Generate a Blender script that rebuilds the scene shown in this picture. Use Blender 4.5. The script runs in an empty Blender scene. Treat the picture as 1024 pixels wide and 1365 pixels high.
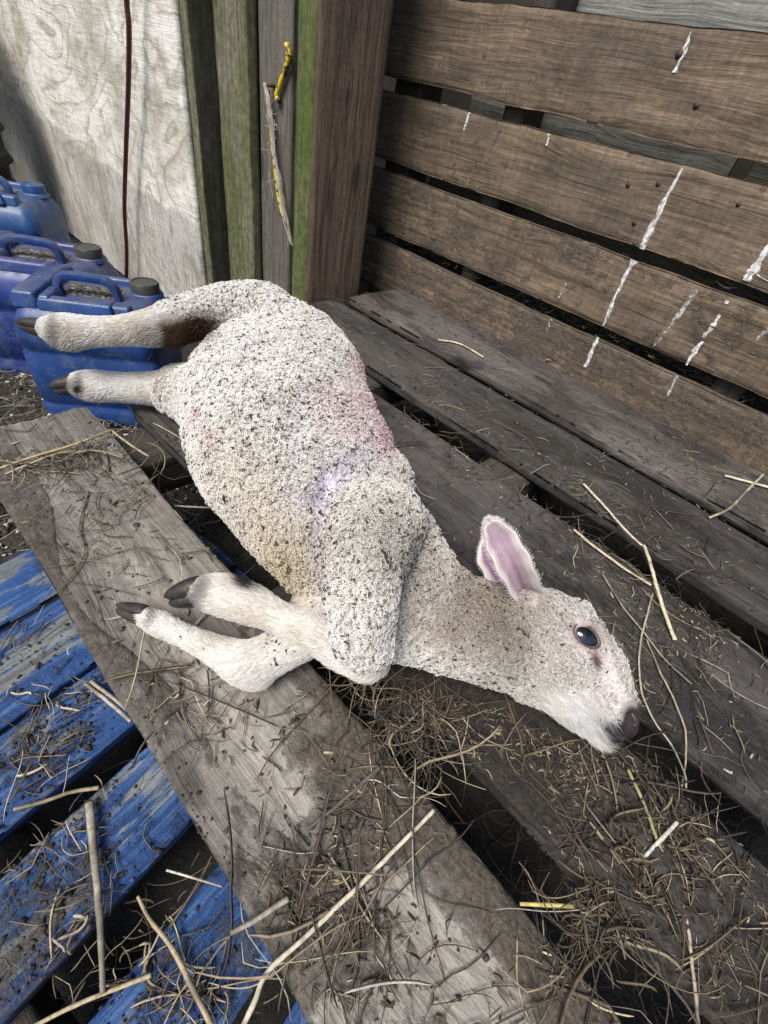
import bpy, math, random
import numpy as np
from mathutils import Matrix, Vector, Quaternion
from mathutils.bvhtree import BVHTree

SC = bpy.context.scene
COL = SC.collection
rng = np.random.default_rng(7)
random.seed(7)
S = 0.45            # metres per layout unit (the camera is one unit above the deck)
FPX = 590.0         # focal length in pixels of the 1024 px wide photograph
CX, CY = 512.0, 682.5

# ---------------------------------------------------------------- camera
def basis():
    U = np.array([-977.0, -807.0, FPX]); U /= np.linalg.norm(U)
    W = np.array([-144.0, 605.0, FPX]); W /= np.linalg.norm(W)
    W = W - U * (W @ U); W /= np.linalg.norm(W)
    X = -U; Z = -W; Y = np.cross(Z, X)
    return np.stack([X, Y, Z])
R = basis()
CAMP = np.array([0, 0, 1.0])
cam_data = bpy.data.cameras.new('camera')
cam = bpy.data.objects.new('camera', cam_data); COL.objects.link(cam)
m = Matrix.Identity(4)
for i in range(3):
    m[i][0] = R[i, 0]; m[i][1] = -R[i, 1]; m[i][2] = -R[i, 2]
m[2][3] = S
cam.matrix_world = m
cam_data.sensor_fit = 'HORIZONTAL'; cam_data.sensor_width = 36.0
cam_data.lens = 36.0 * FPX / 1024.0
cam_data.clip_start = 0.01; cam_data.clip_end = 200.0
SC.camera = cam

# ---------------------------------------------------------------- light
SUN_DIR = Vector((0.06, -0.62, 0.95)).normalized()
world = bpy.data.worlds.new('World'); SC.world = world; world.use_nodes = True
wn = world.node_tree; wn.nodes.clear()
sky = wn.nodes.new('ShaderNodeTexSky'); sky.sky_type = 'NISHITA'; sky.sun_disc = False
sky.sun_elevation = math.asin(SUN_DIR.z)
sky.sun_rotation = math.atan2(SUN_DIR.x, SUN_DIR.y)
sky.air_density = 1.0; sky.dust_density = 3.0; sky.ozone_density = 1.0
bg = wn.nodes.new('ShaderNodeBackground'); bg.inputs['Strength'].default_value = 0.105
wo = wn.nodes.new('ShaderNodeOutputWorld')
wn.links.new(sky.outputs[0], bg.inputs[0]); wn.links.new(bg.outputs[0], wo.inputs[0])
sl = bpy.data.lights.new('sun', 'SUN'); sl.energy = 3.3; sl.angle = math.radians(26); sl.color = (1.0, 0.96, 0.9)
so = bpy.data.objects.new('sun', sl); COL.objects.link(so)
so.rotation_euler = SUN_DIR.to_track_quat('Z', 'Y').to_euler()
SC.view_settings.view_transform = 'Standard'; SC.view_settings.look = 'None'
SC.view_settings.exposure = 0.46; SC.view_settings.gamma = 1.0
SC.view_settings.use_curve_mapping = False

# ---------------------------------------------------------------- placing (layout units)
def ray(px, py):
    return R @ np.array([px - CX, py - CY, FPX])
def onz(px, py, z=0.0):
    d = ray(px, py); t = (z - 1.0) / d[2]; return CAMP + t * d
def ony(px, py, y):
    d = ray(px, py); t = y / d[1]; return CAMP + t * d
def depth(P):
    return (R.T @ (np.asarray(P, float) - CAMP))[2]
def proj(P):
    v = (np.asarray(P, float) - CAMP) @ R
    return v[..., :2] / v[..., 2:3] * FPX + np.array([CX, CY])

# ---------------------------------------------------------------- noise
def _h(ix, iy, iz, seed):
    n = (ix * 374761393 + iy * 668265263 + iz * 2147483647 + seed * 1274126177) & 0xffffffff
    n = ((n ^ (n >> 13)) * 1274126177) & 0xffffffff
    n = ((n ^ (n >> 16)) * 2246822519) & 0xffffffff
    return ((n ^ (n >> 15)) & 0xffffff) / float(0xffffff)
def vnoise(P, seed=0):
    P = np.asarray(P, float); f = np.floor(P).astype(np.int64); t = P - f; t = t * t * (3 - 2 * t)
    out = 0
    for dx in (0, 1):
        for dy in (0, 1):
            for dz in (0, 1):
                w = (t[:, 0] if dx else 1 - t[:, 0]) * (t[:, 1] if dy else 1 - t[:, 1]) * (t[:, 2] if dz else 1 - t[:, 2])
                out = out + w * _h(f[:, 0] + dx, f[:, 1] + dy, f[:, 2] + dz, seed)
    return out
def fbm(P, octs=4, seed=0):
    P = np.asarray(P, float); a = 0.5; s = 0; tot = 0
    for o in range(octs):
        s = s + a * vnoise(P * (2 ** o), seed + o * 17); tot += a; a *= 0.5
    return s / tot
def sstep(a, b, x):
    t = np.clip((x - a) / (b - a), 0, 1); return t * t * (3 - 2 * t)

# ---------------------------------------------------------------- objects
def empty(name, loc, label=None, cat=None, group=None):
    o = bpy.data.objects.new(name, None); COL.objects.link(o); o.location = loc
    o.empty_display_size = 0.05
    tag(o, label, cat, group); return o
def tag(o, label=None, cat=None, group=None, kind=None):
    if label: o['label'] = label
    if cat: o['category'] = cat
    if group: o['group'] = group
    if kind: o['kind'] = kind
    return o
def link(name, me, mat=None, parent=None, mw=None, smooth=True):
    o = bpy.data.objects.new(name, me); COL.objects.link(o)
    if mat is not None:
        for mm in (mat if isinstance(mat, (list, tuple)) else [mat]): me.materials.append(mm)
    if smooth and len(me.polygons): me.polygons.foreach_set('use_smooth', [True] * len(me.polygons))
    if parent is not None:
        o.parent = parent
        o.matrix_parent_inverse = parent_inv(parent)
    if mw is not None: o.matrix_basis = mw
    return o
def parent_inv(p):
    return p.matrix_basis.inverted()
def mesh_from(V, F, name='mesh', cols=None, colname='Col'):
    me = bpy.data.meshes.new(name)
    V = np.asarray(V, np.float32)
    if isinstance(F, np.ndarray):
        me.vertices.add(len(V)); me.vertices.foreach_set('co', V.ravel())
        k = F.shape[1]
        me.loops.add(F.size); me.loops.foreach_set('vertex_index', F.ravel().astype(np.int32))
        me.polygons.add(len(F)); me.polygons.foreach_set('loop_start', np.arange(0, F.size, k, dtype=np.int32))
        me.update(calc_edges=True); me.validate()
    else:
        me.from_pydata([tuple(v) for v in V], [], F); me.update()
    if cols is not None:
        c = np.ones((len(V), 4), np.float32); c[:, :3] = cols
        a = me.color_attributes.new(colname, 'FLOAT_COLOR', 'POINT'); a.data.foreach_set('color', c.ravel())
    return me
class MB:
    """collects quads/tris into one mesh"""
    def __init__(s): s.V = []; s.F = []; s.C = []; s.n = 0
    def add(s, V, F, c=None):
        V = np.asarray(V, float); s.V.append(V); s.F += [tuple(int(i) + s.n for i in f) for f in F]; s.n += len(V)
        if c is not None: s.C.append(np.broadcast_to(np.asarray(c, float), (len(V), 3)))
    def mesh(s, name='mesh'):
        V = np.concatenate(s.V); me = mesh_from(V, s.F, name, np.concatenate(s.C) if s.C else None)
        return me
def frames(P, up=(0, 0, 1)):
    P = np.asarray(P, float); T = np.gradient(P, axis=0); T /= np.linalg.norm(T, axis=1)[:, None] + 1e-12
    up = np.asarray(up, float)
    B = np.cross(T, up); bn = np.linalg.norm(B, axis=1)
    B[bn < 1e-3] = np.array([1, 0, 0]); B /= np.linalg.norm(B, axis=1)[:, None]
    N = np.cross(B, T); return T, B, N
def tube(P, rad, n=6, flat=1.0, cap=True):
    P = np.asarray(P, float); rad = np.broadcast_to(np.asarray(rad, float), (len(P),))
    T, B, N = frames(P)
    a = np.linspace(0, 2 * np.pi, n, endpoint=False)
    V = (P[:, None] + rad[:, None, None] * (np.cos(a)[None, :, None] * B[:, None] + flat * np.sin(a)[None, :, None] * N[:, None])).reshape(-1, 3)
    F = []
    for i in range(len(P) - 1):
        for j in range(n):
            k = (j + 1) % n; F.append((i * n + j, i * n + k, (i + 1) * n + k, (i + 1) * n + j))
    if cap:
        F.append(tuple(range(n))[::-1]); F.append(tuple((len(P) - 1) * n + j for j in range(n)))
    return V, F
def spline(P, n):
    P = np.asarray(P, float); 
    if len(P) == 2: 
        t = np.linspace(0, 1, n)[:, None]; return P[0] * (1 - t) + P[1] * t
    Q = np.vstack([2 * P[0] - P[1], P, 2 * P[-1] - P[-2]])
    out = []; m_ = len(P) - 1
    for u in np.linspace(0, m_ - 1e-6, n):
        i = int(u); t = u - i; a, b, c, d = Q[i:i + 4]
        out.append(0.5 * ((2 * b) + (-a + c) * t + (2 * a - 5 * b + 4 * c - d) * t * t + (-a + 3 * b - 3 * c + d) * t ** 3))
    return np.array(out)

# ---------------------------------------------------------------- materials
class NT:
    def __init__(s, name):
        s.m = bpy.data.materials.new(name); s.m.use_nodes = True; s.t = s.m.node_tree; s.t.nodes.clear()
        s.out = s.n('ShaderNodeOutputMaterial'); s.b = s.n('ShaderNodeBsdfPrincipled'); s.l(s.b.outputs[0], s.out.inputs[0])
    def n(s, k, **kw):
        x = s.t.nodes.new(k)
        for a, v in kw.items(): setattr(x, a, v)
        return x
    def l(s, a, b): s.t.links.new(a, b)
    def coord(s, scale=(1, 1, 1), rnd=True, kind='Object'):
        tc = s.n('ShaderNodeTexCoord'); src = tc.outputs[kind]
        if rnd:
            oi = s.n('ShaderNodeObjectInfo'); mu = s.n('ShaderNodeVectorMath', operation='MULTIPLY_ADD')
            s.l(oi.outputs['Random'], mu.inputs[0]); mu.inputs[1].default_value = (13.1, 7.7, 5.3); s.l(src, mu.inputs[2]); src = mu.outputs[0]
        return s.scale(src, scale)
    def scale(s, src, sc):
        mp = s.n('ShaderNodeVectorMath', operation='MULTIPLY'); s.l(src, mp.inputs[0]); mp.inputs[1].default_value = sc; return mp.outputs[0]
    def noise(s, vec, scale=1.0, detail=4, rough=0.55, dist=0.0):
        x = s.n('ShaderNodeTexNoise'); s.l(vec, x.inputs['Vector']); x.inputs['Scale'].default_value = scale
        x.inputs['Detail'].default_value = detail; x.inputs['Roughness'].default_value = rough; x.inputs['Distortion'].default_value = dist
        return x.outputs[0]
    def ramp(s, fac, stops, interp='LINEAR'):
        r = s.n('ShaderNodeValToRGB'); s.l(fac, r.inputs[0]); r.color_ramp.interpolation = interp
        e = r.color_ramp.elements
        while len(e) < len(stops): e.new(0.5)
        for el, (p, c) in zip(e, stops):
            el.position = p; el.color = (c, c, c, 1) if isinstance(c, (int, float)) else (*c, 1)
        return r.outputs[0]
    def mix(s, f, a, b, mode='MIX'):
        x = s.n('ShaderNodeMix', data_type='RGBA', blend_type=mode)
        for v, i in ((f, 0), (a, 6), (b, 7)):
            if isinstance(v, (int, float)) : 
                x.inputs[i].default_value = v if i == 0 else (v, v, v, 1)
            elif isinstance(v, tuple): x.inputs[i].default_value = (*v, 1)
            else: s.l(v, x.inputs[i])
        return x.outputs[2]
    def math(s, op, a, b=0.0, c=None, clamp=False):
        x = s.n('ShaderNodeMath', operation=op); x.use_clamp = clamp
        for i, v in enumerate((a, b, c)):
            if v is None: continue
            if isinstance(v, (int, float)): x.inputs[i].default_value = v
            else: s.l(v, x.inputs[i])
        return x.outputs[0]
    def attr(s, name, out='Fac'):
        x = s.n('ShaderNodeAttribute'); x.attribute_name = name; return x.outputs[out]
    def bump(s, h, strength=0.5, dist=0.002):
        b = s.n('ShaderNodeBump'); b.inputs['Strength'].default_value = strength; b.inputs['Distance'].default_value = dist
        s.l(h, b.inputs['Height']); s.l(b.outputs[0], s.b.inputs['Normal'])
    def col(s, c):
        if isinstance(c, tuple): s.b.inputs['Base Color'].default_value = (*c, 1)
        else: s.l(c, s.b.inputs['Base Color'])
    def rough(s, v):
        if isinstance(v, (int, float)): s.b.inputs['Roughness'].default_value = v
        else: s.l(v, s.b.inputs['Roughness'])

def wood(name, dark, light, mudc=(0.035, 0.028, 0.022), mud_bias=0.0, grain=230.0, figure=0.5, paint=None, paint_amt=0.5, tint=None, pale=0.0, rough=0.75, spec=0.35, crack=0.5, sawn=0.0, wet=0.0, pscale=(5, 16, 16)):
    t = NT(name)
    c = t.coord()
    w = t.noise(t.scale(c, (2.2, 9, 9)), 1.0, 2)
    w = t.math('MULTIPLY_ADD', w, 0.035, -0.0175)
    cx = t.n('ShaderNodeCombineXYZ'); cx.inputs[0].default_value = 0; t.l(w, cx.inputs[1]); t.l(w, cx.inputs[2])
    ad = t.n('ShaderNodeVectorMath', operation='ADD'); t.l(c, ad.inputs[0]); t.l(cx.outputs[0], ad.inputs[1]); cw = ad.outputs[0]
    kv = t.n('ShaderNodeTexVoronoi'); t.l(t.scale(c, (2.6, 7.5, 7.5)), kv.inputs['Vector']); kv.inputs['Scale'].default_value = 1.0
    kd = kv.outputs['Distance']; bend = t.math('MULTIPLY', t.ramp(kd, [(0.0, 1.0), (0.45, 0.0)]), 0.022)
    cx2 = t.n('ShaderNodeCombineXYZ'); t.l(bend, cx2.inputs[1]); t.l(bend, cx2.inputs[2]); cx2.inputs[0].default_value = 0
    ad2 = t.n('ShaderNodeVectorMath', operation='ADD'); t.l(cw, ad2.inputs[0]); t.l(cx2.outputs[0], ad2.inputs[1]); cw = ad2.outputs[0]
    knot = t.ramp(t.math('ADD', kd, t.math('MULTIPLY', w, 1.5)), [(0.06, 1.0), (0.10, 0.0)])
    fib = t.noise(t.scale(cw, (7, grain, grain)), 1.0, 6, 0.62)
    fig = t.noise(t.scale(cw, (1.4, 60, 60)), 1.0, 3, 0.5, 0.6)
    blot = t.noise(t.scale(c, (4, 11, 11)), 1.0, 5, 0.6)
    fine = t.noise(c, 420.0, 3, 0.7)
    speck = t.noise(c, 90.0, 5, 0.7)
    g = t.math('ADD', t.math('MULTIPLY', fib, 0.6), t.math('MULTIPLY', fig, 0.4))
    colr = t.mix(t.ramp(g, [(0.36, 0.0), (0.64, 1.0)]), dark, light)
    if tint is not None:
        colr = t.mix(t.ramp(blot, [(0.42, 0.0), (0.62, 0.8)]), colr, tint)
    if pale:
        pm = t.math('MULTIPLY', t.ramp(t.math('MULTIPLY_ADD', t.attr('worn'), 0.22, t.noise(t.scale(c, pscale), 1.3, 7, 0.72)), [(0.46, 0.0), (0.80, 1.0)]), pale)
        colr = t.mix(pm, colr, t.mix(fine, tuple(min(1, x * 1.2) for x in light), tuple(min(1, x * 2.0) for x in light)))
    colr = t.mix(0.55, colr, t.ramp(speck, [(0.3, 0.35), (0.7, 1.0)]), 'MULTIPLY')
    colr = t.mix(t.math('MULTIPLY', knot, 0.7), colr, tuple(x * 0.5 for x in dark))
    if sawn:
        sw = t.noise(t.scale(c, (120, 16, 16)), 1.0, 6, 0.75)
        sw2 = t.noise(t.scale(c, (3, 5, 5)), 3.0, 6, 0.7)
        colr = t.mix(sawn, colr, t.mix(t.ramp(sw, [(0.34, 0.0), (0.66, 1.0)]), 0.50, 1.45), 'MULTIPLY')
        colr = t.mix(0.8, colr, t.mix(t.ramp(sw2, [(0.3, 0.0), (0.7, 1.0)]), 0.55, 1.35), 'MULTIPLY')
    if wet:
        wm_ = t.ramp(t.noise(t.scale(c, (6, 11, 11)), 1.0, 5, 0.6), [(0.50, 0.0), (0.58, 1.0)])
        colr = t.mix(t.math('MULTIPLY', wm_, wet), colr, t.mix(1.0, colr, (0.28, 0.27, 0.27), 'MULTIPLY'))
    pa = None
    if paint is not None:
        pn = t.noise(t.scale(cw, (9, 60, 60)), 1.0, 7, 0.68)
        pa = t.math('MULTIPLY_ADD', pn, 1.0, t.math('MULTIPLY_ADD', t.noise(t.scale(c, (5, 9, 9)), 1.0, 3), 0.9, -0.45))
        pa = t.math('ADD', pa, t.math('MULTIPLY', t.attr('worn'), -0.5))
        pa = t.ramp(pa, [(0.5 - paint_amt * 0.3, 0.0), (0.56 - paint_amt * 0.3, 1.0)])
        pv = t.mix(t.ramp(blot, [(0.35, 0.0), (0.65, 1.0)]), paint, tuple(x * 0.55 for x in paint))
        pv = t.mix(t.math('MULTIPLY', t.ramp(fib, [(0.5, 0.0), (0.62, 1.0)]), 0.35), pv, (0.10, 0.22, 0.42))
        colr = t.mix(pa, colr, pv)
    ck = t.ramp(t.noise(t.scale(cw, (2.2, 95, 95)), 1.0, 4, 0.6), [(0.29, 1.0), (0.35, 0.0)])
    ck = t.math('MULTIPLY', ck, crack)
    colr = t.mix(ck, colr, tuple(x * 0.25 for x in dark))
    md = t.math('ADD', t.attr('mud'), mud_bias)
    mn = t.noise(c, 24.0, 8, 0.72)
    mm = t.math('ADD', md, t.math('MULTIPLY_ADD', mn, 1.8, -0.9))
    mm = t.ramp(mm, [(0.36, 0.0), (0.50, 0.55), (0.72, 1.0)])
    mcol = t.mix(t.ramp(t.noise(c, 190.0, 7, 0.8), [(0.38, 0.0), (0.66, 1.0)]), tuple(x * 0.4 for x in mudc), tuple(x * 2.3 for x in mudc))
    colr = t.mix(t.math('MULTIPLY', mm, 0.9), colr, mcol)
    t.col(colr)
    t.rough(t.math('MULTIPLY_ADD', fine, 0.25, rough - 0.12))
    t.b.inputs['Specular IOR Level'].default_value = spec
    h = t.math('ADD', t.math('MULTIPLY', fib, 1.0), t.math('MULTIPLY', fine, 0.25))
    h = t.math('ADD', h, t.math('MULTIPLY', fig, 0.6))
    h = t.math('SUBTRACT', h, t.math('MULTIPLY', ck, 0.7))
    hm = t.math('ADD', t.math('MULTIPLY', mn, 2.2), t.math('MULTIPLY', speck, 1.2))
    hh = t.mix(mm, h, hm)
    t.bump(hh, 1.0, 0.0030)
    return t.m

# ---------------------------------------------------------------- board geometry
def board(name, L, W, T, mat, parent=None, mw=None, nx=160, ny=24, amp=0.0008, edge=0.003, seed=0, mudf=None, attrs=None, endrag=0.004, label=None, rnd=0.003):
    """local x along the length (0..L), y across (0..W), z from -T up to 0"""
    xs = np.linspace(0, L, nx)
    ty = np.linspace(0, 1, ny)
    ring = [(y, 0.0, 0) for y in ty] + [(1.0, -k, 1) for k in (0.12, 0.35, 0.65, 0.95)] + [(y, -1.0, 2) for y in (0.97, 0.5, 0.03)] + [(0.0, -k, 3) for k in (0.95, 0.65, 0.35, 0.12)]
    ring = np.array(ring); n = len(ring)
    X, K = np.meshgrid(xs, np.arange(n), indexing='ij')
    Yr = ring[K, 0]; Zr = ring[K, 1]; side = ring[K, 2]
    Y = Yr * W; Z = Zr * T
    P = np.stack([X.ravel() + seed * 3.7, Y.ravel(), Z.ravel()], 1)
    # wandering edges, worn corners
    e0 = (fbm(np.stack([P[:, 0] * 7, P[:, 0] * 0, P[:, 0] * 0 + seed], 1), 5, seed) - 0.5) * 2 * edge
    e1 = (fbm(np.stack([P[:, 0] * 7, P[:, 0] * 0 + 9, P[:, 0] * 0 + seed], 1), 5, seed + 5) - 0.5) * 2 * edge
    yf = Yr.ravel(); y = Y.ravel() + e0 * (1 - yf) + e1 * yf
    y += (fbm(P * np.array([14, 1, 160]), 3, seed + 2) - 0.5) * edge * 0.5 * ((side.ravel() == 1) | (side.ravel() == 3))
    de = np.minimum(yf, 1 - yf) * W
    wear = rnd * (0.6 + 1.2 * fbm(P * np.array([20, 3, 3]), 4, seed + 3))
    top = side.ravel() == 0
    z = Z.ravel().copy()
    z -= np.where(top, wear * np.exp(-de / (rnd * 1.3)), 0)
    gr = fbm(P * np.array([3.0, 170, 1]), 4, seed + 7) - 0.5
    gr2 = fbm(P * np.array([5.0, 22, 1]), 4, seed + 8) - 0.5
    z += np.where(top, gr * amp * 2 + gr2 * amp * 2.5, 0)
    x = X.ravel() + np.where(X.ravel() < L * 0.5, 1, -1) * (np.abs(X.ravel() - L / 2) > L / 2 - 1e-6) * endrag * (fbm(P * np.array([1, 60, 60]) , 3, seed + 11) - 0.2) * 2
    mud = np.zeros(len(z)) if mudf is None else mudf(X.ravel(), Y.ravel()) 
    mlump = np.clip(mud + 1.6 * (fbm(P * np.array([24, 24, 8]), 4, seed + 21) - 0.5), 0, 1.2)
    z += np.where(top, mlump * 0.0035 * fbm(P * 160, 3, seed + 23), 0)
    V = np.stack([x, y, z], 1)
    F = []
    i = np.arange(nx - 1)[:, None]; j = np.arange(n)[None, :]; k = (j + 1) % n
    F = np.stack([i * n + j, i * n + k, (i + 1) * n + k, (i + 1) * n + j], -1).reshape(-1, 4)[:, ::-1]
    # end caps: fan to centre lines
    me_V = np.vstack([V, V[:n].mean(0)[None], V[(nx - 1) * n:].mean(0)[None]])
    c0 = len(V); c1 = c0 + 1
    capf = []
    for a in range(n):
        b = (a + 1) % n
        capf.append((c0, a, b, b)); capf.append((c1, (nx - 1) * n + b, (nx - 1) * n + a, (nx - 1) * n + a))
    faces = [tuple(f) for f in F.tolist()] + [(a, b, c) for a, b, c, _ in capf]
    me = mesh_from(me_V, faces, name)
    for nm, vals in [('mud', mud)] + ([(k_, v_(X.ravel(), Y.ravel())) for k_, v_ in (attrs or {}).items()]):
        a = me.attributes.new(nm, 'FLOAT', 'POINT'); a.data.foreach_set('value', np.concatenate([vals, [0, 0]]).astype(np.float32))
    o = link(name, me, mat, parent, mw)
    if label: o['label'] = label
    return o
def T4(x, y, z): return Matrix.Translation((x * S, y * S, z * S))

# materials for timber
M_deck = [
 wood('weathered_grey_board', (0.080, 0.070, 0.058), (0.285, 0.262, 0.228), (0.056, 0.045, 0.034), -0.02, tint=(0.17, 0.155, 0.14), pale=0.6, crack=0.3, wet=.3),
 wood('muddy_board', (0.022, 0.019, 0.017), (0.082, 0.074, 0.067), (0.020, 0.017, 0.014), 0.16, tint=(0.042, 0.038, 0.034), pale=0.1),
 wood('damp_board', (0.020, 0.019, 0.018), (0.080, 0.074, 0.070), (0.020, 0.018, 0.017), 0.06, tint=(0.040, 0.037, 0.035), pale=0.6, crack=0.3, wet=.5),
 wood('damp_dark_board', (0.020, 0.019, 0.017), (0.088, 0.081, 0.075), (0.017, 0.015, 0.014), 0.0, tint=(0.042, 0.039, 0.035), pale=0.4, crack=0.3, wet=.6),
 wood('dry_brown_grey_board', (0.030, 0.026, 0.023), (0.125, 0.113, 0.102), (0.021, 0.018, 0.016), -0.02, tint=(0.062, 0.055, 0.049), pale=0.5, crack=0.3, wet=.7),
]
M_beam = wood('pallet_beam', (0.03, 0.025, 0.02), (0.09, 0.078, 0.065), pale=0.0)
M_blue = wood('blue_painted_board', (0.09, 0.10, 0.10), (0.26, 0.28, 0.28), (0.055, 0.048, 0.04), 0.02, paint=(0.015, 0.060, 0.20), paint_amt=0.8, rough=0.55, crack=0.25)
M_wall = wood('brown_pallet_board', (0.085, 0.060, 0.040), (0.26, 0.195, 0.132), (0.080, 0.067, 0.055), 0.06, grain=120, tint=(0.125, 0.098, 0.074), pale=0.15, sawn=0.4, crack=0.35, rough=0.8)
M_post = wood('dark_post', (0.075, 0.048, 0.032), (0.24, 0.175, 0.125), grain=120, pscale=(2.2, 75, 75), pale=1.0, mud_bias=-0.2, crack=0.8)
M_grey = wood('old_grey_board', (0.075, 0.068, 0.055), (0.20, 0.185, 0.155), grain=260, mud_bias=-0.2, pale=0.1)
M_back = wood('rear_board', (0.10, 0.10, 0.09), (0.30, 0.30, 0.28), grain=120, mud_bias=-0.1, pale=0.3)
def green_wood(name, g, a, b):
    t = NT(name); c = t.coord()
    f = t.noise(t.scale(c, (6, 200, 200)), 1, 5, 0.6); bl = t.noise(t.scale(c, (5, 14, 14)), 1, 5, 0.6)
    w = t.mix(t.ramp(f, [(0.38, 0.0), (0.62, 1.0)]), a, b)
    gg = t.mix(t.ramp(f, [(0.35, 0.0), (0.65, 1.0)]), tuple(x * 0.6 for x in g), g)
    o_ = t.mix(t.ramp(bl, [(0.34, 0.15), (0.6, 1.0)]), w, gg)
    sp_ = t.noise(c, 55, 7, 0.75)
    o_ = t.mix(0.8, o_, t.mix(t.ramp(sp_, [(0.35, 0.0), (0.65, 1.0)]), 0.6, 1.9), 'MULTIPLY')
    t.col(o_); t.rough(0.85)
    t.bump(t.math('ADD', f, t.math('MULTIPLY', t.noise(c, 300, 3, 0.7), 0.5)), 0.7, 0.0015)
    return t.m
M_green = green_wood('algae_green_timber', (0.085, 0.098, 0.036), (0.07, 0.062, 0.045), (0.17, 0.155, 0.12))
M_green_bright = green_wood('bright_green_timber', (0.062, 0.090, 0.014), (0.05, 0.042, 0.022), (0.10, 0.11, 0.04))
M_green_dark = green_wood('dark_green_timber', (0.032, 0.034, 0.019), (0.03, 0.027, 0.022), (0.07, 0.065, 0.05))

# ---------------------------------------------------------------- ground
GZ = -0.60
def ground():
    n = 150
    # fine patch near the cans, coarse to the horizon
    a = np.concatenate([-np.geomspace(60, 3.0, 26), np.linspace(-2.9, 1.6, n), np.geomspace(1.7, 60, 24)])
    b = np.concatenate([-np.geomspace(60, 1.0, 26), np.linspace(-0.95, 1.9, n), np.geomspace(2.0, 60, 24)])
    X, Y = np.meshgrid(a, b, indexing='ij'); P = np.stack([X.ravel(), Y.ravel(), 0 * X.ravel()], 1)
    z = GZ * S + (fbm(P * 9, 5, 3) - 0.5) * 0.05 + (fbm(P * 55, 3, 5) - 0.5) * 0.018
    P[:, 2] = z
    m_ = len(a); k = len(b)
    i = np.arange(m_ - 1)[:, None]; j = np.arange(k - 1)[None]
    F = np.stack([i * k + j, (i + 1) * k + j, (i + 1) * k + j + 1, i * k + j + 1], -1).reshape(-1, 4)
    t = NT('yard_mud'); c = t.coord(rnd=False)
    mn = t.noise(c, 30, 8, 0.7); 
    cc = t.mix(t.ramp(mn, [(0.35, 0.0), (0.65, 1.0)]), (0.006, 0.005, 0.004), (0.032, 0.027, 0.022))
    t.col(cc); t.rough(t.ramp(mn, [(0.3, 0.45), (0.6, 0.9)])); t.bump(t.math('ADD', mn, t.math('MULTIPLY', t.noise(c, 260, 3), 0.4)), 0.9, 0.008)
    o = link('ground', mesh_from(P, F, 'ground'), t.m); tag(o, 'dark trodden mud of the yard', None, None, 'structure')
ground()

# ---------------------------------------------------------------- top pallet (the deck)
deck = empty('wooden_pallet', (-0.3 * S, 1.0 * S, -0.32 * S), 'grey weathered wooden pallet with wide muddy boards that the lamb lies on', 'pallet')
XE = 1.15
def deck_board(i, x0, y0, y1, mudf, th=0.055, nx=420, ny=44, z=0.0, x1=XE, **kw):
    L = (x1 - x0) * S; W = (y1 - y0) * S
    f = (lambda X, Y: mudf(X / S + x0, Y / S + y0)) if mudf else None
    kw['attrs'] = {'worn': lambda X, Y: WORN[i](X / S + x0, Y / S + y0)}
    return board('board', L, W, th * S, M_deck[i], deck, T4(x0, y0, z), nx=nx, ny=ny, seed=i + 1, mudf=f, amp=0.0012 if i == 0 else 0.0008, **kw)
def gsum(X, Y, spots):
    out = 0
    for (px, py, sx, sy, a) in spots:
        c = onz(px, py); out = out + a * np.exp(-((X - c[0]) / sx) ** 2 - ((Y - c[1]) / sy) ** 2)
    return out
WORN = [lambda X, Y: gsum(X, Y, [(570, 1270, .2, .09, 2.2), (300, 960, .5, .05, 1.2), (260, 800, .4, .12, .5), (420, 1340, .1, .1, .8), (380, 1030, .15, .04, 1.0)]),
        lambda X, Y: gsum(X, Y, [(230, 590, .4, .3, 1.0)]),
        lambda X, Y: gsum(X, Y, [(600, 600, .34, .28, 2.6), (980, 905, .10, .06, 3.0), (840, 870, .08, .05, .8), (740, 700, .3, .1, .4)]),
        lambda X, Y: gsum(X, Y, [(480, 460, .5, .1, 1.4), (560, 520, .25, .08, 1.6), (740, 600, .2, .05, .8)]),
        lambda X, Y: gsum(X, Y, [(820, 590, .25, .12, 2.4), (620, 460, .6, .2, 1.4), (930, 640, .12, .06, 1.2)])]
def mudA(X, Y):
    edge = 0.095 + 0.05 * np.sin(X * 3.1 + 1) + 0.02 * np.sin(X * 9)
    strip = sstep(edge + 0.006, edge - 0.006, Y) * 0.55
    e2 = 0.275 + 0.03 * np.sin(X * 5 + 2); strip2 = sstep(e2 - 0.01, e2 + 0.01, Y) * 0.35 * sstep(-1.3, -0.9, X)
    near = sstep(-0.35, -0.12, X) * (0.12 + 0.5 * sstep(0.12, 0.26, Y))
    return strip + strip2 + near + gsum(X, Y, [(430, 1180, .12, .10, .5), (560, 1060, .2, .08, .5), (460, 960, .1, .12, .4), (590, 1290, .14, .07, -.7), (300, 1100, .2, .06, -.5), (450, 1330, .1, .05, -.5)])
def mudB(X, Y):
    return 0.25 + gsum(X, Y, [(860, 1130, .1, .14, .8), (700, 1000, .25, .1, .3), (900, 1250, .3, .1, .3), (220, 590, .4, .2, -.5)])
def mudC(X, Y):
    return 0.12 + gsum(X, Y, [(930, 950, .2, .2, .35), (740, 740, .2, .1, .3), (590, 610, .35, .2, -.6), (980, 900, .12, .06, -.5)])
def mudD(X, Y):
    return 0.05 + gsum(X, Y, [(900, 700, .2, .12, .3), (700, 590, .3, .12, .15)])
def mudE(X, Y):
    return 0.0 + gsum(X, Y, [(1000, 640, .12, .1, .45), (820, 570, .06, .06, .35), (700, 520, .05, .04, .3), (480, 390, .1, .3, .3), (900, 560, .3, .06, .2)])
deck_board(0, -1.635, 0.0, 0.348, mudA, nx=700, ny=64)
deck_board(1, -1.57, 0.476, 0.778, mudB, nx=560)
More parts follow.
